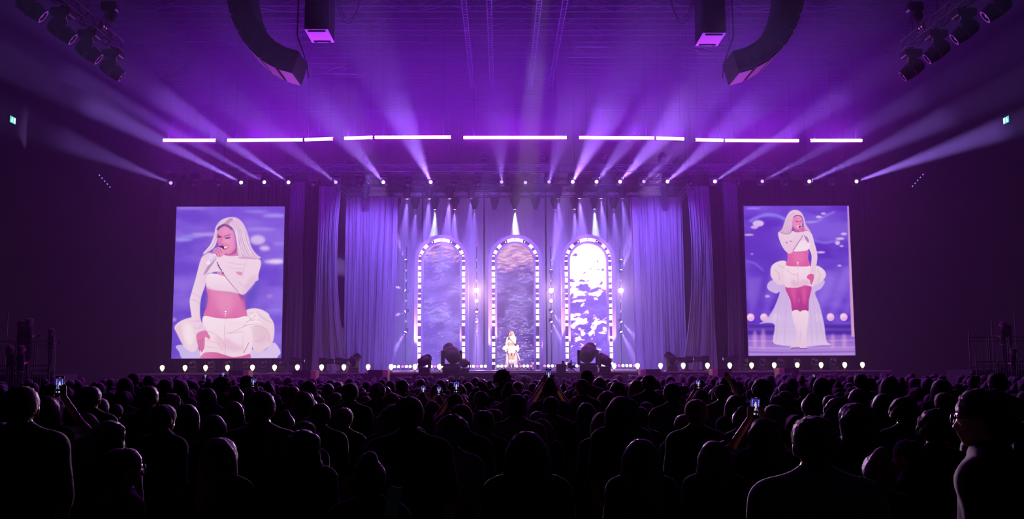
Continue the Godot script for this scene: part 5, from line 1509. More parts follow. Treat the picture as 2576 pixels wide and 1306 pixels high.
# a standing figure 1.70 m tall that looks along -z
func figure(arms: String, w: float) -> Dictionary:
	var d := {"torso": [], "sleeves": [], "fore": [], "legs": [], "head": [], "hands": []}
	d.torso = [bone(-0.07 * w, 0.95, 0, 0.07 * w, 0.95, 0, 0.115, 0.115, 0.85), bone(-0.05 * w, 1.02, 0, -0.05 * w, 1.14, 0, 0.10, 0.10, 0.85), bone(0.05 * w, 1.02, 0, 0.05 * w, 1.14, 0, 0.10, 0.10, 0.85), bone(-0.065 * w, 1.15, 0, -0.08 * w, 1.32, 0.005, 0.108, 0.10, 0.85), bone(0.065 * w, 1.15, 0, 0.08 * w, 1.32, 0.005, 0.108, 0.10, 0.85), bone(-0.14 * w, 1.385, 0.005, 0.14 * w, 1.385, 0.005, 0.062, 0.062), bone(-0.12 * w, 1.40, 0.01, 0, 1.47, 0.01, 0.045, 0.05), bone(0.12 * w, 1.40, 0.01, 0, 1.47, 0.01, 0.045, 0.05)]
	d.neck = [bone(0, 1.40, 0.015, 0, 1.54, 0.0, 0.058, 0.052)]
	d.head = [bone(0, 1.605, 0.018, 0, 1.61, -0.012, 0.086, 0.082, 1.05), bone(0, 1.56, -0.035, 0, 1.525, -0.055, 0.058, 0.038), bone(0, 1.595, -0.085, 0, 1.565, -0.108, 0.012, 0.016), bone(0.078, 1.59, 0.0, 0.082, 1.565, 0.0, 0.016, 0.012), bone(-0.078, 1.59, 0.0, -0.082, 1.565, 0.0, 0.016, 0.012), bone(-0.03, 1.612, -0.078, 0.03, 1.612, -0.078, 0.018, 0.018), bone(-0.018, 1.542, -0.088, 0.018, 1.542, -0.088, 0.012, 0.012), bone(0, 1.45, 0.012, 0, 1.55, 0.002, 0.056, 0.052)]
	for s in [-1.0, 1.0]:
		var sh := Vector3(0.175 * s * w, 1.375, 0.005)
		var el := Vector3(0.225 * s * w, 1.10, 0.035); var wr := Vector3(0.205 * s * w, 0.88, -0.05)
		if arms == "up": el = Vector3(0.235 * s, 1.42, -0.20); wr = Vector3(0.052 * s, 1.70, -0.185)
		elif arms == "cross": el = Vector3(0.22 * s * w, 1.12, -0.02); wr = Vector3(-0.02 * s, 1.16, -0.20)
		elif arms == "cup" and s > 0: el = Vector3(0.25, 1.12, -0.04); wr = Vector3(0.20, 1.27, -0.22)
		elif arms == "one" and s > 0: el = Vector3(0.27, 1.50, -0.16); wr = Vector3(0.16, 1.74, -0.18)
		d.sleeves.append([sh, el, 0.052, 0.043, 1.0])
		d.fore.append([el, wr, 0.04, 0.028, 1.0])
		var hd := (wr - el).normalized()
		if arms == "up":
			hd = Vector3(-0.12 * s, 1, -0.15).normalized()
			d.hands.append([wr, wr + hd * 0.075, 0.024, 0.026, 0.8])
			for k in 4:
				var root := wr + hd * (0.035 + 0.017 * k) + Vector3(0, 0, -0.008)
				d.hands.append([root, root + Vector3(-0.012 * s, 0.006, -0.026), 0.0085, 0.008, 1.0])
				d.hands.append([root + Vector3(-0.012 * s, 0.006, -0.026), root + Vector3(-0.034 * s, 0.008, -0.030), 0.008, 0.007, 1.0])
			d.hands.append([wr + hd * 0.03, wr + hd * 0.05 + Vector3(-0.018 * s, 0.012, 0.016), 0.011, 0.009, 1.0])
			d.hands.append([wr + hd * 0.05 + Vector3(-0.018 * s, 0.012, 0.016), wr + hd * 0.06 + Vector3(-0.030 * s, 0.03, 0.012), 0.009, 0.008, 1.0])
		else:
			var sd := hd.cross(Vector3.BACK).normalized()
			d.hands.append([wr, wr + hd * 0.07, 0.026, 0.03, 0.75])
			for k in 4:
				var root := wr + hd * (0.075 + 0.004 * (1.5 - absf(k - 1.5))) + sd * (k - 1.5) * 0.017
				var ln: float = [0.045, 0.06, 0.062, 0.05][k]
				d.hands.append([root, root + hd * ln * 0.55 + Vector3(0, 0, -0.004), 0.009, 0.0085, 1.0])
				d.hands.append([root + hd * ln * 0.55 + Vector3(0, 0, -0.004), root + hd * ln + Vector3(0, 0, -0.016), 0.0085, 0.0075, 1.0])
			d.hands.append([wr + hd * 0.03 - sd * 0.02, wr + hd * 0.07 - sd * 0.045 + Vector3(0, 0, -0.01), 0.011, 0.009, 1.0])
		d.legs.append_array([bone(0.085 * s, 0.90, 0, 0.09 * s, 0.50, -0.01, 0.088, 0.062), bone(0.09 * s, 0.50, -0.01, 0.09 * s, 0.10, 0.02, 0.058, 0.042), bone(0.09 * s, 0.06, 0.03, 0.10 * s, 0.04, -0.13, 0.045, 0.034)])
	return d

func hair_bones(kind: String) -> Array:
	var cap := [bone(0, 1.615, 0.022, 0, 1.622, -0.012, 0.099, 0.09, 1.05), bone(0, 1.57, 0.045, 0, 1.55, 0.045, 0.078, 0.06)]
	match kind:
		"long":
			cap.append_array([bone(0, 1.58, 0.05, 0, 1.30, 0.095, 0.10, 0.085, 0.62), bone(-0.07, 1.58, 0.01, -0.105, 1.34, 0.05, 0.048, 0.05), bone(0.07, 1.58, 0.01, 0.105, 1.34, 0.05, 0.048, 0.05)])
		"waist":
			cap.append_array([bone(0, 1.58, 0.05, 0, 1.14, 0.12, 0.10, 0.085, 0.6), bone(-0.075, 1.58, 0.02, -0.12, 1.18, 0.085, 0.05, 0.045), bone(0.075, 1.58, 0.02, 0.12, 1.18, 0.085, 0.05, 0.045), bone(-0.085, 1.55, -0.01, -0.14, 1.30, -0.02, 0.035, 0.03), bone(0.085, 1.55, -0.01, 0.14, 1.30, -0.02, 0.035, 0.03)])
		"bob":
			cap.append_array([bone(0, 1.58, 0.045, 0, 1.46, 0.06, 0.10, 0.095, 0.75), bone(-0.072, 1.58, 0.0, -0.092, 1.46, 0.01, 0.042, 0.05), bone(0.072, 1.58, 0.0, 0.092, 1.46, 0.01, 0.042, 0.05)])
		"bun":
			cap.append_array([bone(0, 1.715, 0.055, 0.01, 1.725, 0.05, 0.045, 0.04), bone(0, 1.52, 0.05, 0, 1.50, 0.04, 0.05, 0.03)])
		"tail":
			cap.append_array([bone(0, 1.645, 0.105, 0, 1.62, 0.135, 0.028, 0.03), bone(0, 1.62, 0.135, 0.01, 1.40, 0.125, 0.036, 0.018)])
		"wavy":
			for k in 26:
				var a := k * 2.399; var y := 1.64 - 0.34 * (k / 26.0)
				var r := 0.075 + 0.06 * (k / 26.0)
				var p := Vector3(cos(a) * r, y, 0.045 + absf(sin(a)) * r * 0.75)
				cap.append([p, p + Vector3(0.012 * cos(a * 3), -0.05, 0.01), 0.05, 0.042, 1.0])
		"curly":
			for k in 34:
				var a := k * 2.399; var y := 1.0 - (k + 0.5) / 27.0
				var rr := sqrt(maxf(0.0, 1.0 - y * y))
				var p := Vector3(cos(a) * rr * 0.105, 1.615 + y * 0.115, 0.03 + sin(a) * rr * 0.10)
				if p.z > -0.06: cap.append([p, p + Vector3(0.01, 0.01, 0), 0.036, 0.034, 1.0])
		"crop":
			cap = [bone(0, 1.625, 0.02, 0, 1.632, -0.015, 0.095, 0.085, 1.05), bone(0, 1.575, 0.055, 0, 1.545, 0.05, 0.066, 0.05)]
		"quiff":
			for k in 40:
				var a := k * 2.399
				var rr := 0.085 * sqrt((k + 0.5) / 40.0)
				var p := Vector3(cos(a) * rr, 1.700 - rr * rr * 5.0, 0.008 + sin(a) * rr * 1.05)
				cap.append([p, p + Vector3(0.008 * cos(k * 1.7), 0.014, 0.008 * sin(k * 2.3)), 0.017, 0.011, 1.0])
	return cap

var protos := {}
var tones := []
var tops := []
var skins := []

func person_proto(hair: String, arms: String, w: float, coarse := false) -> Dictionary:
	var key := "%s %s %.2f %s" % [hair, arms, w, coarse]
	if protos.has(key): return protos[key]
	var f := figure(arms, w)
	var bk := "body %s %.2f %s" % [arms, w, coarse]
	if not protos.has(bk):
		var body := Mb.new()
		nets(body, f.torso + f.neck + f.sleeves + f.fore + f.legs, 0.034 if coarse else 0.026, 0.05)
		nets(body, f.head, 0.02 if coarse else 0.012, 0.02)
		if not coarse:
			for k in 2:
				var n: int = f.hands.size() / 2
				nets(body, f.hands.slice(n * k, n * k + n), 0.0065, 0.006)
		else:
			nets(body, f.hands, 0.02, 0.02)
		var shirt := Mb.new()
		nets(shirt, grown(f.torso + f.sleeves, 0.013), 0.034 if coarse else 0.026, 0.06)
		var legs := Mb.new()
		nets(legs, grown(f.legs, 0.012), 0.04, 0.05)
		protos[bk] = {"body": body.mesh(skins[0]), "shirt": shirt.mesh(tops[0]), "trousers": legs.mesh(M.denim)}
	var hk := "hair %s %s" % [hair, coarse]
	if not protos.has(hk):
		var h := Mb.new()
		nets(h, hair_bones(hair), 0.022 if coarse else 0.0125, 0.045 if hair not in ["curly", "wavy", "quiff"] else 0.012)
		if not coarse:
			# comb the surface into locks
			var nz := FastNoiseLite.new(); nz.seed = hair.hash() % 1000; nz.frequency = 1.0
			for i in h.v.size():
				var p := h.v[i] - Vector3(0, 1.60, 0.02)
				var a := atan2(p.x, p.z)
				var e := nz.get_noise_2d(a * 7.0, p.y * 6.0) * 0.009 + nz.get_noise_2d(a * 22.0, p.y * 9.0) * 0.006
				if hair in ["crop", "quiff"]: e += nz.get_noise_3dv(p * 55.0) * 0.007
				h.v[i] += h.n[i] * e
		protos[hk] = {"hair": h.mesh(tones[0])}
	var out: Dictionary = protos[bk].duplicate()
	out.merge(protos[hk])
	protos[key] = out
	return out

const HAIR_WORDS := {"long": "long straight hair", "waist": "very long loose hair", "bob": "a chin-length bob", "bun": "hair in a top bun", "tail": "a ponytail", "wavy": "long wavy hair", "curly": "a round mass of curls", "crop": "short cropped hair", "quiff": "short tousled hair"}

func person(label: String, at: Vector3, size: float, turn: float, hair: String, arms: String, w: float, group: String, hi := -1, si := -1) -> Node3D:
	var pr := person_proto(hair, arms, w)
	var t := thing("person", label, "person", at, group, turn)
	t.scale = Vector3.ONE * size
	var k := rng.randi()
	put("body", pr.body, t).material_override = skins[k % skins.size()]
	put("top", pr.shirt, t).material_override = tops[si if si >= 0 else (k / 7) % tops.size()]
	put("trousers", pr.trousers, t)
	put("hair", pr.hair, t).material_override = tones[hi if hi >= 0 else (k / 31) % tones.size()]
	return t

func people_materials() -> void:
	for c in [Color(0.10, 0.065, 0.05), Color(0.055, 0.04, 0.035), Color(0.17, 0.11, 0.075), Color(0.07, 0.05, 0.045), Color(0.26, 0.18, 0.11)]:
		var m := mat("hair_%d" % tones.size(), c, 0.5)
		grainy(m, 9.0, 0.6, 0.14, Vector3(3.0, 0.30, 3.0))
		m.rim_enabled = true; m.rim = 1.0; m.rim_tint = 0.2
		tones.append(m)
	for c in [Color(0.06, 0.06, 0.07), Color(0.09, 0.09, 0.11), Color(0.14, 0.13, 0.15), Color(0.20, 0.18, 0.20), Color(0.10, 0.07, 0.08), Color(0.30, 0.28, 0.30)]:
		var m := mat("top_cloth_%d" % tops.size(), c, 0.9)
		m.rim_enabled = true; m.rim = 0.3
		tops.append(m)
	for c in [Color(0.72, 0.52, 0.42), Color(0.62, 0.44, 0.35), Color(0.78, 0.60, 0.50), Color(0.45, 0.31, 0.24)]:
		skins.append(mat("skin_%d" % skins.size(), c, 0.5))
	mat("denim", Color(0.10, 0.12, 0.18), 0.9)

func phone_picture() -> StandardMaterial3D:
	# what the phones show: the lit stage with the singer, camera buttons below
	var im := Image.create(36, 72, false, Image.FORMAT_RGB8)
	im.fill(Color(0.02, 0.02, 0.03))
	im.fill_rect(Rect2i(0, 7, 36, 53), Color(0.22, 0.18, 0.62))
	im.fill_rect(Rect2i(0, 44, 36, 8), Color(0.34, 0.26, 0.66))
	for x in [4, 30]:
		for y in 6: im.fill_rect(Rect2i(x, 12 + y * 7, 3, 5), Color(0.75, 0.78, 1.0))
	im.fill_rect(Rect2i(16, 20, 6, 7), Color(0.90, 0.80, 0.72))
	im.fill_rect(Rect2i(14, 27, 10, 9), Color(0.92, 0.86, 0.80))
	im.fill_rect(Rect2i(13, 36, 12, 7), Color(0.88, 0.82, 0.76))
	im.fill_rect(Rect2i(15, 43, 8, 10), Color(0.80, 0.76, 0.80))
	im.fill_rect(Rect2i(0, 53, 36, 7), Color(0.05, 0.03, 0.10))
	im.fill_rect(Rect2i(4, 63, 5, 5), Color(0.7, 0.75, 0.85)); im.fill_rect(Rect2i(15, 62, 7, 7), Color(0.85, 0.85, 0.9)); im.fill_rect(Rect2i(28, 63, 4, 5), Color(0.7, 0.75, 0.85))
	im.fill_rect(Rect2i(14, 2, 9, 3), Color(0.9, 0.35, 0.15))
	return screen_mat("phone_screen", ImageTexture.create_from_image(im), 0.8)

func phone(label: String, at: Vector3, roll: float, yaw: float, m: Material, size := 1.0) -> void:
	var t := thing("phone", label, "phone", at, "phones held up in the crowd", yaw)
	t.rotation.z = roll
	t.scale = Vector3.ONE * size
	part("case", Mb.new().box(Vector3.ZERO, Vector3(0.076, 0.156, 0.009), 0.003), M.black_plastic, t)
	var q := Mb.new()
	q.quad(Vector3(-0.034, -0.072, 0.0048), Vector3(0.034, -0.072, 0.0048), Vector3(0.034, 0.072, 0.0048), Vector3(-0.034, 0.072, 0.0048), Vector3.BACK)
	part("screen", q, m, t)
	part("camera_bump", Mb.new().box(Vector3(0.02, 0.052, -0.006), Vector3(0.03, 0.032, 0.004), 0.001), M.black_metal, t)
	part("side_button", Mb.new().box(Vector3(0.0385, 0.03, 0), Vector3(0.002, 0.018, 0.004)), M.black_metal, t)

func crowd() -> void:
	people_materials()
	var taken := []      # [x, z]
	var free := func(p: Vector3, r: float) -> bool:
		for q in taken:
			if Vector2(p.x - q.x, p.z - q.z).length() < r: return false
		return true
	var width := {"long": 0.235, "waist": 0.25, "bob": 0.225, "bun": 0.195, "tail": 0.195, "wavy": 0.26, "curly": 0.235, "crop": 0.18, "quiff": 0.19}
	# ---- people who can be told apart in the photograph: head centre x, head top y, head width, hair, turn, arms, build, what marks them
	var near := [
		[58, 973, 72, "crop", 0.2, "down", 1.12, "tall man at the far left edge"], [115, 1036, 55, "bob", 0, "down", 1.0, "below the raised phone at the left edge"], [8, 1062, 60, "waist", 0, "down", 1.0, "half cut off by the left border"],
		[219, 1039, 69, "long", 0.3, "down", 1.0, "left of the big long-haired head"], [278, 1057, 92, "wavy", 0, "down", 1.0, "big head in the lower left"], [312, 1129, 82, "crop", -0.9, "down", 1.1, "wearing glasses, face turned right, lower left"],
		[412, 1019, 55, "crop", -0.5, "down", 1.12, "in profile beside a long-haired woman"], [472, 1016, 62, "long", 0, "down", 1.0, "next to the man in profile"], [539, 1043, 72, "long", 0.1, "down", 1.0, "above the nearest left woman"], [556, 1100, 104, "long", -0.3, "down", 1.0, "nearest woman below the left screen"],
		[588, 1009, 52, "bob", 0, "down", 1.0, "below the left screen's right edge"], [626, 1025, 56, "long", 0, "down", 1.0, "below the left drapes"], [658, 985, 64, "crop", 0, "down", 1.15, "tall broad man below the left drapes"], [374, 972, 48, "crop", 0, "down", 1.1, "below the left screen, broad head"], [430, 983, 44, "quiff", -0.6, "down", 1.05, "tousled, glancing right"],
		[377, 941, 30, "quiff", 0, "down", 1.05, "far, under the first bulbs"], [338, 940, 25, "crop", 0, "down", 1.0, "far left, small"], [317, 950, 34, "bob", 0, "down", 1.0, "far left under the screen's corner"], [418, 950, 32, "quiff", 0, "down", 1.0, "under the left screen corner"], [455, 957, 38, "bob", 0, "down", 1.0, "under the left screen"],
		[559, 951, 38, "curly", 0, "down", 1.0, "tall hair under the left screen"], [524, 976, 40, "bob", 0, "down", 1.0, "left of the tall-haired one"], [253, 1003, 50, "crop", 0, "down", 1.1, "left, behind the phone arms"], [230, 973, 46, "crop", 0, "down", 1.1, "left, flat cap of hair"], [596, 969, 36, "bun", 0, "down", 1.0, "with a small bun"], [622, 945, 30, "crop", 0, "down", 1.1, "in front of the first lit-sided box"],
		[764, 985, 50, "long", 0, "down", 1.0, "with a shining hairband"], [720, 1029, 50, "bun", 0, "down", 1.0, "low bun, left of centre"], [807, 1016, 50, "crop", 0, "down", 1.05, "parted hair, left of centre"], [779, 1054, 56, "bob", 0, "down", 1.0, "above the wavy-haired woman"], [763, 1080, 100, "wavy", 0, "down", 1.0, "large wavy head left of centre"],
		[848, 1057, 55, "waist", 0, "down", 1.0, "slim with very straight hair"], [866, 1027, 50, "crop", -0.3, "down", 1.05, "ear showing, left of centre"], [866, 1000, 46, "bob", 0, "down", 1.0, "behind the man with the ear"], [882, 965, 44, "crop", -0.2, "down", 1.12, "below the drapes, square head"], [778, 957, 36, "long", 0, "down", 1.0, "narrow, below the drapes"],
		[931, 1131, 92, "bun", 0, "down", 1.0, "low in front, bun just showing"], [1029, 999, 68, "crop", 0, "down", 1.2, "broad-shouldered man left of the centre"], [970, 1034, 52, "quiff", 0, "down", 1.05, "left of the broad man"], [986, 988, 46, "long", 0, "down", 1.0, "behind the broad man"], [1088, 1008, 44, "long", 0, "down", 1.0, "right of the broad man"],
		[1135, 1050, 95, "curly", 0, "down", 1.05, "big dark curls near the centre"], [1160, 1018, 58, "crop", 0, "down", 1.05, "above the big curls"], [1216, 1025, 56, "quiff", 0, "down", 1.05, "left of the spiky head"], [1210, 985, 38, "crop", 0, "down", 1.05, "centre left, round head"], [1209, 959, 36, "long", 0, "down", 1.0, "in front of the platform, long glossy hair"], [1172, 974, 27, "long", -0.5, "down", 1.0, "slim, before the platform"], [1012, 956, 29, "crop", 0, "down", 1.0, "before the left pit speaker"], [951, 962, 40, "tail", 0, "down", 1.0, "near the third lit-sided box"],
		[1263, 933, 36, "curly", 0, "down", 1.1, "tallest round head before the singer"], [1279, 960, 37, "bun", 0, "down", 1.0, "below the round head"], [1299, 985, 62, "quiff", 0, "down", 1.15, "spiky hair at the centre"], [1250, 1010, 42, "bob", 0, "down", 1.0, "left of the spiky head, lower"], [1325, 1084, 108, "long", 0, "down", 1.05, "nearest woman at the centre bottom"], [1362, 1062, 58, "waist", 0, "down", 1.0, "right behind the nearest woman"], [1352, 1034, 46, "tail", 0, "down", 1.0, "small ponytail right of centre"], [1386, 999, 44, "crop", 0, "down", 1.05, "right of the spiky head"], [1343, 985, 36, "bun", 0, "down", 1.0, "between the spiky head and the phone"],
		[1450, 996, 44, "wavy", 0.3, "down", 1.0, "wavy, right of centre"], [1473, 1013, 52, "long", 0.2, "down", 1.0, "below the wavy one"], [1460, 972, 38, "bob", 0, "down", 1.0, "with a hairband, right of centre"], [1464, 955, 33, "crop", 0, "down", 1.0, "before the platform's right half"], [1508, 949, 28, "bob", 0, "down", 1.0, "with shining fair hair"], [1488, 960, 27, "bob", 0, "down", 1.0, "left of the fair head"], [1476, 930, 32, "crop", 0, "down", 1.15, "tall dark head before the film camera"],
		[1554, 960, 40, "long", 0, "down", 1.0, "at the platform's right end"], [1600, 956, 40, "long", 0.2, "down", 1.0, "tall woman right of the platform"], [1632, 944, 32, "crop", 0, "down", 1.1, "before the right pit speaker"], [1562, 996, 80, "wavy", 0, "down", 1.0, "wide loose hair right of centre"], [1515, 1036, 74, "long", 0.3, "down", 1.0, "large, right of centre"], [1612, 1103, 102, "waist", 0, "down", 1.0, "nearest right, hair in a tall cone"],
		[1655, 980, 30, "long", 0, "down", 1.0, "slim, right of the platform"], [1690, 965, 40, "crop", 0, "down", 1.05, "short hair before the fourth lit-sided box"], [1700, 990, 48, "waist", 0, "down", 1.0, "long hair, below the right drapes"], [1750, 1006, 55, "crop", 0, "down", 1.05, "neck bare, below the right drapes"], [1720, 1042, 55, "tail", 0, "down", 1.0, "with a braid"], [1795, 1108, 96, "bob", 0, "down", 1.0, "with a glinting hair clip"], [1815, 962, 36, "quiff", 0, "one", 1.0, "one hand raised"], [1830, 1010, 46, "long", 0.3, "down", 1.0, "reddish long hair, right"],
		[1862, 1020, 48, "bun", 0, "down", 1.0, "left of the bright phone"], [1881, 1065, 72, "long", 0, "down", 1.0, "under the bright phone"], [1945, 1019, 60, "crop", 0, "down", 1.1, "right of the bright phone"], [1957, 1055, 50, "bob", 0, "down", 1.0, "small, right"], [2000, 1043, 76, "waist", 0.3, "down", 1.0, "reddish long hair beside the big man"], [2046, 1049, 104, "crop", 0, "down", 1.25, "big man with a collar, lower right"], [2036, 987, 48, "bun", 0, "down", 1.0, "with pinned-up hair below the right screen"], [2089, 995, 42, "crop", 0, "down", 1.0, "below the right screen's edge"],
		[2146, 1013, 94, "wavy", 0.2, "down", 1.0, "large loose hair on the right"], [2157, 977, 52, "bob", 0, "down", 1.0, "fair bob on the right"], [2221, 990, 60, "long", 0, "down", 1.0, "straight long hair on the right"], [2206, 1121, 88, "bun", 0, "down", 1.0, "low in the right foreground"], [2348, 1035, 84, "curly", 0, "down", 1.0, "frizzy curls on the right"], [2297, 1046, 50, "long", 0.3, "down", 1.0, "left of the frizzy curls"], [2285, 1108, 80, "crop", 0.8, "down", 1.1, "cheek showing, lower right"], [2474, 980, 104, "crop", 0.9, "down", 1.25, "big man in profile at the right"],
		[2366, 954, 46, "bob", 0, "down", 1.0, "behind the profile man"], [2236, 948, 44, "long", 0, "down", 1.0, "tall, beyond the right screen"], [2318, 1010, 38, "bob", 0.4, "down", 1.0, "left of the frizzy curls, small"], [2372, 989, 42, "crop", 0, "down", 1.0, "right side, ball cap of hair"], [2552, 990, 44, "bob", 0.6, "down", 1.0, "at the right border"], [2506, 939, 38, "crop", 0, "down", 1.1, "tall, before the right stand"], [1914, 957, 42, "curly", 0, "down", 1.0, "below the right screen, left part"], [1975, 962, 34, "tail", 0, "down", 1.0, "below the right screen's middle"], [2065, 950, 40, "long", 0, "down", 1.0, "below the right screen's boots"], [2164, 942, 30, "crop", 0, "down", 1.0, "under the last bulb"], [2570, 1060, 70, "wavy", 0, "down", 1.0, "cut off by the right border"], [2450, 1120, 96, "long", 0.0, "cup", 1.05, "low, holding the plastic cup"]]
	var phones := [[150, 969, 8.4, 0.0, "with a violet picture at the far left", 1.0, "bob"], [562, 943, 19.0, 0.0, "small and bright under the left screen", 1.0, "long"], [517, 947, 24.0, 0.1, "tiny, reddish, under the left screen", 1.0, "crop"], [638, 962, 14.5, 0.05, "dim, in front of the first lit-sided box", 1.0, "crop"], [1148, 973, 11.6, 0.0, "showing the stage, left of the centre", 1.0, "crop"], [1065, 981, 15.0, 0.0, "narrow, before the platform's left end", 1.0, "bun"], [1104, 983, 15.5, 0.0, "dim, left of the stage-showing one", 1.0, "crop"], [1380, 943, 12.9, 0.0, "raised highest before the platform, showing the singer", 1.0, "bun"], [1756, 966, 14.5, 0.0, "showing lit arches, below the right drapes", 1.0, "bob"], [1899, 1022, 7.4, -0.12, "big and blue at right", 1.0, "wavy"], [2047, 947, 26.0, 0.1, "tiny blue one below the right screen", 1.0, "crop"]]
	# people holding phones first: they keep their places
	var cup_at := Vector3.ZERO
	var pm := phone_picture()
	for i in phones.size():
		var q: Array = phones[i]
		var p := P(q[0], q[1], -q[2])
		var sc := clampf(p.y / 1.795, 0.86, 1.1)
		var at := Vector3(p.x, 0, p.z + 0.215 * sc)
		var t := person("person holding up the phone %s" % q[4], at, sc, 0.0, q[6], "up", 1.0, "people holding phones")
		taken.append(at)
		phone("lit phone held up, %s" % q[4], Vector3(p.x, 1.795 * sc, p.z), q[3], 0.0, pm)
	for q in near:
		var d: float = F * width[q[3]] / q[2]
		var top := P(q[0], q[1], -d).y
		var h := clampf(top, 1.52, 1.90)
		if absf(h - top) > 0.001 and q[1] > 940:
			d = clampf(-PY(q[0], q[1], h).z, d * 0.75, d * 1.35)
		for tries in 10:
			if free.call(Vector3(P(q[0], q[1], -d).x, 0, -d), 0.56): break
			d += 0.17
		var at := P(q[0], q[1], -d)
		h = clampf(at.y, 1.50, 1.95)
		at.y = 0
		taken.append(at)
		var hh := 1.715 if q[3] != "bun" else 1.77
		if q[3] in ["curly", "quiff"]: hh = 1.745
		var who := person("person with %s, %s" % [HAIR_WORDS[q[3]], q[7]], at, h / hh, q[4], q[3], q[5], q[6], "people near the camera")
		var mark: String = q[7]
		if "glasses" in mark or "profile at" in mark:
			var gl := Mb.new()
			for e in [-0.034, 0.034]:
				var ring := []
				for j in 13: ring.append(Vector3(e + 0.026 * cos(TAU * j / 12), 1.60 + 0.02 * sin(TAU * j / 12), -0.112))
				gl.path(ring, 0.0025, 5)
				gl.tube(Vector3(e * 2.0, 1.605, -0.108), Vector3(signf(e) * 0.092, 1.605, 0.0), 0.0028, -1, 5)
			part("glasses", gl, M.truss_metal, who)
		if "band" in mark:
			var ring := []
			for j in 17:
				var b := PI * j / 16.0
				ring.append(Vector3(cos(b) * 0.104, 1.61 + sin(b) * 0.118, -0.005))
			part("hairband", Mb.new().path(ring, 0.007, 6), M.truss_metal, who)
		if "clip" in mark:
			part("hair_clip", Mb.new().box(Vector3(0.045, 1.70, 0.05), Vector3(0.06, 0.02, 0.03), 0.006, Basis(Vector3.BACK, 0.4)), M.truss_metal, who)
		if q[5] == "cup": cup_at = who.global_transform * Vector3(0.185, 1.40, -0.285)
	# ---- the rows behind them
	var kinds := ["long", "crop", "bob", "waist", "quiff", "tail", "crop", "wavy", "bun", "long", "curly"]
	var made := 0
	var row := 0
	var z := -8.0
	while z > -19.0 and made < 172:
		var half := 0.545 * -z + 0.3
		var x := -0.61 - half + rng.randf() * 0.5
		var nth := 0
		while x < -0.61 + half + 0.4 and made < 172:
			var at := Vector3(x, 0, z + rng.randf_range(-0.22, 0.22))
			x += rng.randf_range(0.62, 0.95)
			if not free.call(at, 0.57): continue
			# nobody stands right in front of a raised phone
			var u := cam.position - at
			var blocks := false
			for q in phones:
				var pp := P(q[0], q[1], at.z)
				if -at.z < q[2] and absf(pp.x - at.x) < 0.2: blocks = true
			if blocks: continue
			nth += 1
			var k: String = kinds[rng.randi() % kinds.size()]
			var h := rng.randf_range(1.54, 1.76)
			taken.append(at)
			made += 1
			person("person with %s, middle crowd row %s, %s from left" % [HAIR_WORDS[k], ordinal(row + 1), ordinal(mini(nth, 32))], at, h / 1.73, rng.randf_range(-0.35, 0.35), k, "down", rng.randf_range(0.98, 1.12), "crowd rows in the middle distance")
		z -= 0.92
		row += 1
	# ---- the crowd up to the stage: past counting
	var far := Node3D.new()
	far.name = numbered("crowd")
	add_child(far)
	tag(far, "dense dark crowd packed up to the stage front", "crowd", "", "stuff")
	var ms := []
	var i := 0
	for q in [["long", 1.0], ["crop", 1.1], ["bob", 1.0], ["quiff", 1.05], ["waist", 1.0], ["bun", 1.0]]:
		var pr := person_proto(q[0], "down", q[1], true)
		var am := ArrayMesh.new()
		for part_name in ["body", "shirt", "trousers", "hair"]:
			var src: ArrayMesh = pr[part_name]
			am.add_surface_from_arrays(Mesh.PRIMITIVE_TRIANGLES, src.surface_get_arrays(0))
			am.surface_set_material(am.get_surface_count() - 1, {"body": skins[i % 4], "shirt": tops[i % 6], "trousers": M.denim, "hair": tones[i % 5]}[part_name])
		ms.append([am, []])
		i += 1
	var blk0 := P(1030, 940, -34).x; var blk1 := P(1575, 940, -34).x
	while z > -38.0:
		var half := minf(0.545 * -z + 0.6, 18.5)
		var x := -half
		while x < half:
			var at := Vector3(x + rng.randf_range(-0.12, 0.12), 0, z + rng.randf_range(-0.2, 0.2))
			x += rng.randf_range(0.52, 0.78)
			if at.z < -31.5 and at.x > blk0 - 1.2 and at.x < blk1 + 1.6: continue
			if at.z < -26.5 and absf(at.x) > absf(P(140, 900, -28).x) - 0.4: continue
			if not free.call(at, 0.45): continue
			var s := rng.randf_range(1.52, 1.78) / 1.73
			ms[rng.randi() % ms.size()][1].append(Transform3D(Basis(Vector3.UP, rng.randf_range(-0.4, 0.4)).scaled(Vector3.ONE * s), at))
		z -= 0.8
	for q in ms:
		var mm := MultiMesh.new()
		mm.transform_format = MultiMesh.TRANSFORM_3D
		mm.mesh = q[0]
		mm.instance_count = q[1].size()
		for j in q[1].size(): mm.set_instance_transform(j, q[1][j])
		var mi := MultiMeshInstance3D.new()
		mi.multimesh = mm
		mi.name = "far_heads"
		far.add_child(mi, true)
		mi.set_meta("kind", "stuff")
	# ---- people leaning on the rails of the side stands
	var fans := [[75, 800, "at the upper rail of the left stand, hair down", "long", 0], [55, 806, "beside her at the upper rail of the left stand", "crop", 0], [130, 828, "in a pale cap leaning over the corner of the left stand", "crop", 0], [28, 868, "bare-armed at the lower rail of the left stand", "bob", 0], [55, 868, "dark-haired at the lower rail of the left stand", "long", 0], [2535, 815, "at the upper rail of the right stand", "bob", 1], [2548, 885, "leaning on the lower rail of the right stand", "crop", 1], [2522, 808, "long-haired at the upper rail of the right stand", "long", 1]]
	for q in fans:
		var low: bool = q[1] > 840
		var zz := -28.3 if low else -29.7
		var p := P(q[0], q[1], zz)
		var feet := 1.1 if low else 1.85
		person("person %s" % q[2], Vector3(p.x, feet, zz), clampf((p.y - feet) / 1.715, 0.82, 1.05), -1.0 if q[4] == 0 else 1.0, q[3], "cross", 1.0, "people on the side stands")
	# ---- a plastic cup, a phone held low, spectacles
	var cup := thing("plastic_cup", "plastic beer cup held low at the right", "cup", cup_at)
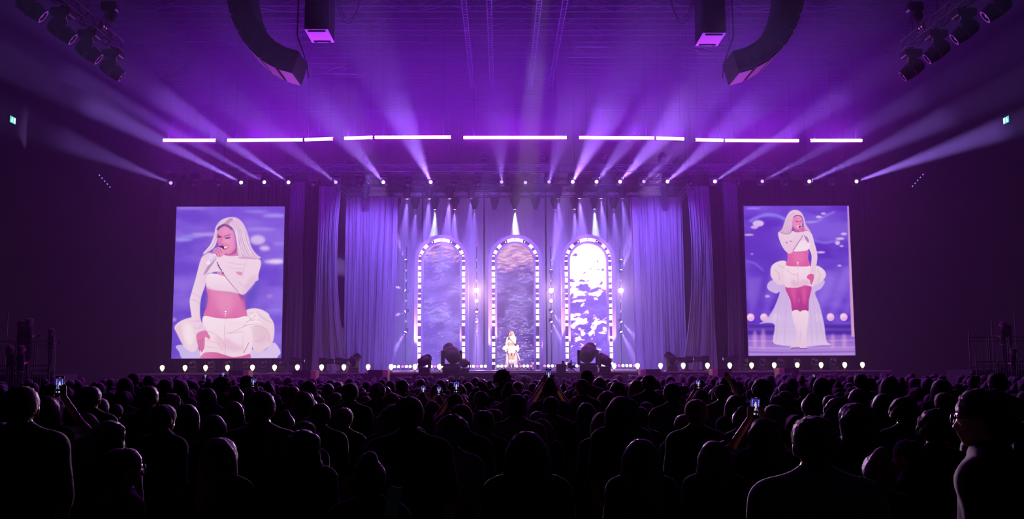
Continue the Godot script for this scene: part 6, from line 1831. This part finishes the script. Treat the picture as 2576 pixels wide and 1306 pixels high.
	var clear := mat("cup_plastic", Color(0.5, 0.5, 0.6, 0.5), 0.15)
	clear.transparency = BaseMaterial3D.TRANSPARENCY_ALPHA
	part("wall", Mb.new().lathe([Vector2(0.0, -0.115), Vector2(0.030, -0.115), Vector2(0.043, 0.0), Vector2(0.046, 0.003), Vector2(0.044, 0.005), Vector2(0.042, 0.0), Vector2(0.029, -0.112)], Transform3D(), 20), clear, cup)
	part("drink", Mb.new().lathe([Vector2(0, -0.112), Vector2(0.029, -0.112), Vector2(0.037, -0.045), Vector2(0, -0.045)], Transform3D(), 18, false), mat("beer", Color(0.55, 0.36, 0.12), 0.2), cup)
	var lowm := glow("phone_dim", Color(0.08, 0.13, 0.14), 0.06)
	phone("dim phone held low near the bottom centre-left", P(988, 1265, -4.9), -0.12, 0.0, lowm)

# ---------------------------------------------------------------- the singer
func performer() -> void:
	var white := mat("singer_cloth", Color(0.92, 0.88, 0.86), 0.7)
	var satin := mat("singer_satin", Color(0.93, 0.89, 0.87), 0.35)
	grainy(satin, 3.0, 0.3, 0.03)
	var flesh := mat("singer_skin", Color(0.80, 0.56, 0.46), 0.45)
	var blonde := mat("singer_hair", Color(0.88, 0.78, 0.66), 0.4)
	grainy(blonde, 14.0, 0.3, 0.12, Vector3(3, 0.35, 3))
	var net := mat("singer_tulle", Color(0.90, 0.86, 0.90), 0.9)
	net.transparency = BaseMaterial3D.TRANSPARENCY_ALPHA
	net.albedo_color.a = 0.72
	var z := -43.0
	var x := P(1287.0, 935, z).x
	var y0 := DECK + 0.065
	var t := thing("person", "blonde singer in white top, shorts and knee boots singing on stage", "person", Vector3(x, y0, z))
	# body: looks at the audience (+z), head turned to the picture's left
	var head := [bone(0.005, 1.655, -0.02, 0.0, 1.665, 0.01, 0.085, 0.08, 1.05), bone(-0.015, 1.60, 0.035, -0.02, 1.56, 0.055, 0.055, 0.036), bone(-0.03, 1.635, 0.085, -0.037, 1.605, 0.103, 0.011, 0.014), bone(-0.05, 1.652, 0.068, 0.02, 1.652, 0.074, 0.016, 0.016), bone(-0.035, 1.578, 0.085, 0.0, 1.578, 0.088, 0.011, 0.011), bone(0.0, 1.47, -0.01, 0.0, 1.57, 0.0, 0.05, 0.046)]
	var torso := [bone(-0.07, 0.98, 0, 0.07, 0.98, 0, 0.115, 0.115, 0.85), bone(-0.045, 1.06, 0, -0.045, 1.16, 0, 0.088, 0.085, 0.85), bone(0.045, 1.06, 0, 0.045, 1.16, 0, 0.088, 0.085, 0.85), bone(-0.06, 1.20, 0, -0.075, 1.36, 0, 0.095, 0.09, 0.9), bone(0.06, 1.20, 0, 0.075, 1.36, 0, 0.095, 0.09, 0.9), bone(-0.06, 1.29, 0.06, 0.06, 1.29, 0.06, 0.06, 0.06), bone(-0.13, 1.425, 0, 0.13, 1.425, 0, 0.055, 0.055), bone(-0.1, 1.44, 0, 0, 1.50, -0.005, 0.035, 0.045), bone(0.1, 1.44, 0, 0, 1.50, -0.005, 0.035, 0.045)]
	var arm_l := [bone(-0.165, 1.42, 0, -0.225, 1.20, 0.02, 0.046, 0.038), bone(-0.225, 1.20, 0.02, -0.19, 1.0, 0.08, 0.036, 0.026)]
	var arm_r := [bone(0.165, 1.42, 0, 0.15, 1.225, 0.13, 0.046, 0.04), bone(0.15, 1.225, 0.13, -0.045, 1.42, 0.205, 0.038, 0.026)]
	var legs := [bone(-0.088, 0.93, 0, -0.078, 0.53, 0.015, 0.080, 0.050), bone(0.088, 0.93, 0, 0.068, 0.53, 0.015, 0.080, 0.050), bone(-0.078, 0.53, 0.015, -0.075, 0.12, -0.02, 0.050, 0.036), bone(0.068, 0.53, 0.015, 0.06, 0.12, -0.02, 0.050, 0.036)]
	var hand_l := [bone(-0.19, 0.99, 0.085, -0.17, 0.93, 0.115, 0.024, 0.028, 0.8)]
	for k in 4:
		var r := Vector3(-0.19 + 0.014 * k, 0.915 - 0.004 * absf(k - 1.5), 0.122)
		hand_l.append([r, r + Vector3(0.004, -0.035, 0.006), 0.0085, 0.008, 1.0])
		hand_l.append([r + Vector3(0.004, -0.035, 0.006), r + Vector3(0.008, -0.062 + 0.006 * absf(k - 1.5), 0.004), 0.008, 0.006, 1.0])
	hand_l.append(bone(-0.16, 0.955, 0.115, -0.125, 0.915, 0.135, 0.011, 0.008))
	var hand_r := [bone(-0.045, 1.42, 0.205, -0.068, 1.475, 0.20, 0.024, 0.027)]
	for k in 4:
		var r := Vector3(-0.06 - 0.012 * (k - 1), 1.47 + 0.016 * (k - 1.0), 0.225)
		hand_r.append([r, r + Vector3(-0.03, 0.002, 0.004), 0.009, 0.0085, 1.0])
		hand_r.append([r + Vector3(-0.03, 0.002, 0.004), r + Vector3(-0.042, -0.006, -0.016), 0.0085, 0.007, 1.0])
	hand_r.append(bone(-0.06, 1.47, 0.19, -0.085, 1.505, 0.185, 0.011, 0.009))
	var body := Mb.new()
	nets(body, torso + arm_l + arm_r, 0.018, 0.045)
	nets(body, [torso[0]] + legs, 0.016, 0.018)
	nets(body, head, 0.009, 0.018)
	nets(body, hand_l, 0.006, 0.006)
	nets(body, hand_r, 0.006, 0.006)
	part("body", body, flesh, t)
	var eyes := Mb.new()
	for e in [[-0.045, 0.082], [0.012, 0.088]]: eyes.ball(Vector3(e[0], 1.640, e[1]), Vector3(0.013, 0.006, 0.006), 8, 6)
	part("eye_makeup", eyes, mat("eye_dark", Color(0.16, 0.09, 0.10), 0.5), t)
	part("lips", Mb.new().ball(Vector3(-0.022, 1.578, 0.098), Vector3(0.018, 0.007, 0.006), 8, 6), mat("lip_red", Color(0.62, 0.20, 0.24), 0.4), t)
	var top := Mb.new()
	nets(top, grown(torso.slice(6) + arm_l + arm_r, 0.010), 0.014, 0.03)
	part("wrap_top", top, white, t)
	var band2 := Mb.new()
	nets(band2, grown([torso[5], bone(-0.065, 1.28, 0, -0.07, 1.33, 0, 0.095, 0.092, 0.9), bone(0.065, 1.28, 0, 0.07, 1.33, 0, 0.095, 0.092, 0.9)], 0.008), 0.016, 0.03)
	part("bandeau", band2, white, t)
	var sh := Mb.new()
	nets(sh, grown([torso[0], bone(-0.05, 1.03, 0, 0.05, 1.03, 0, 0.092, 0.092, 0.85), bone(-0.085, 0.93, 0, -0.085, 0.82, 0.008, 0.094, 0.09), bone(0.085, 0.93, 0, 0.085, 0.82, 0.008, 0.094, 0.09)], 0.010), 0.018, 0.03)
	part("shorts", sh, satin, t)
	for s in [-1.0, 1.0]:
		var bx := -0.076 if s < 0 else 0.064
		var bt := Mb.new()
		nets(bt, [bone(bx - 0.0, 0.44, 0.012, bx, 0.14, -0.015, 0.057, 0.044), bone(bx, 0.13, -0.012, bx + 0.012 * s, 0.045, 0.10, 0.044, 0.034), bone(bx, 0.10, -0.02, bx, 0.02, -0.035, 0.035, 0.02)], 0.014, 0.03)
		part("boot", bt, mat("boot_white", Color(0.92, 0.89, 0.88), 0.3) if not M.has("boot_white") else M.boot_white, t)
		# puffed bow on the hip
		var bones := []
		var c := Vector3(-0.275 if s < 0 else 0.245, 0.965, -0.03)
		for k in 9:
			var a := k * 2.399; var yy := 1.0 - (k + 0.5) / 4.5
			var rr := sqrt(maxf(0.0, 1.0 - yy * yy))
			var p := c + Vector3(cos(a) * rr * 0.075, yy * 0.085, sin(a) * rr * 0.07)
			bones.append([p, p + Vector3(0.03 * sin(k * 2.0), 0.05 * cos(k * 1.3), 0.02), 0.068, 0.05, 1.0])
		var pf := Mb.new()
		nets(pf, bones, 0.013, 0.014)
		part("hip_bow", pf, satin, t)
	# skirt train of tulle behind the legs
	var tr := Mb.new().sheet(60, 14, func(u: float, v: float) -> Vector3:
		var a := (u - 0.5) * PI * 1.15
		var r := lerpf(0.17, 0.36, pow(v, 0.75)) + 0.018 * sin(u * 70.0) * v + 0.03 * sin(v * 9.0) * (1.0 - v)
		return Vector3(sin(a) * r + 0.01, 0.92 * (1.0 - v) + 0.005, -cos(a) * r * lerpf(0.7, 1.1, v) - 0.01))
	part("tulle_train", tr, net, t)
	var sash := Mb.new().sheet(6, 12, func(u: float, v: float) -> Vector3:
		return Vector3(0.22 + 0.26 * v + (u - 0.5) * lerpf(0.05, 0.09, v), 0.80 - 0.56 * v + 0.02 * sin(v * 7.0), -0.03 + 0.10 * v + 0.02 * sin(u * 6.0)))
	part("sash", sash, net, t)
	var hr := Mb.new()
	nets(hr, [bone(0.005, 1.668, -0.028, 0.0, 1.68, 0.0, 0.096, 0.088, 1.0), bone(0.03, 1.64, -0.05, 0.05, 1.45, -0.06, 0.09, 0.085, 0.7), bone(0.08, 1.64, 0.0, 0.13, 1.44, 0.03, 0.042, 0.05), bone(-0.075, 1.66, 0.01, -0.105, 1.47, 0.01, 0.03, 0.03), bone(0.03, 1.735, 0.03, 0.075, 1.66, 0.045, 0.03, 0.034)], 0.011, 0.03)
	part("hair", hr, blonde, t)
	var jewel := Mb.new()
	for k in 3: jewel.ball(Vector3(0.0, 1.115 - 0.018 * k, 0.088), Vector3.ONE * (0.008 - 0.0015 * k), 8, 6)
	part("navel_jewel", jewel, mat("jewel", Color(0.95, 0.92, 0.95), 0.1, 0.6), t)
	# microphone in her hand
	var mp := Vector3(x, y0, z)
	var a := Vector3(-0.066, 1.552, 0.178); var b := Vector3(-0.165, 1.385, 0.26)
	var mc := thing("microphone", "silver handheld microphone at the singer's mouth", "microphone", mp + a)
	part("handle", Mb.new().tube((b - a) * 0.2, b - a, 0.017, 0.014, 12), mat("glitter_silver", Color(0.30, 0.28, 0.32), 0.3, 0.7), mc)
	part("grille", Mb.new().ball((b - a) * 0.1, Vector3.ONE * 0.024, 12, 8), M.black_metal, mc)
	# follow spot hung from the roof that picks her out
	var fs := Vector3(0.8, 16.5, -12.0)
	var to := mp + Vector3(0, 1.0, 0)
	var ft := moving_head("white follow spot hung high in front of the stage, aimed down at the singer", fs, (to - fs).normalized(), true, 0.9, M.lens_on, "")
	ft.remove_meta("group")
	part("drop_pipe", Mb.new().tube(Vector3(0, 0.03, 0), Vector3(0, (HANG - 16.5) / 0.9, 0), 0.02, -1, 8), M.dark_truss, ft)
	spot(ft, fs + Vector3(0, -0.36, 0) + (to - fs).normalized() * 0.32, to, 1.25, Color(1.0, 0.95, 0.92), 4200.0, 0.05, 0.5)
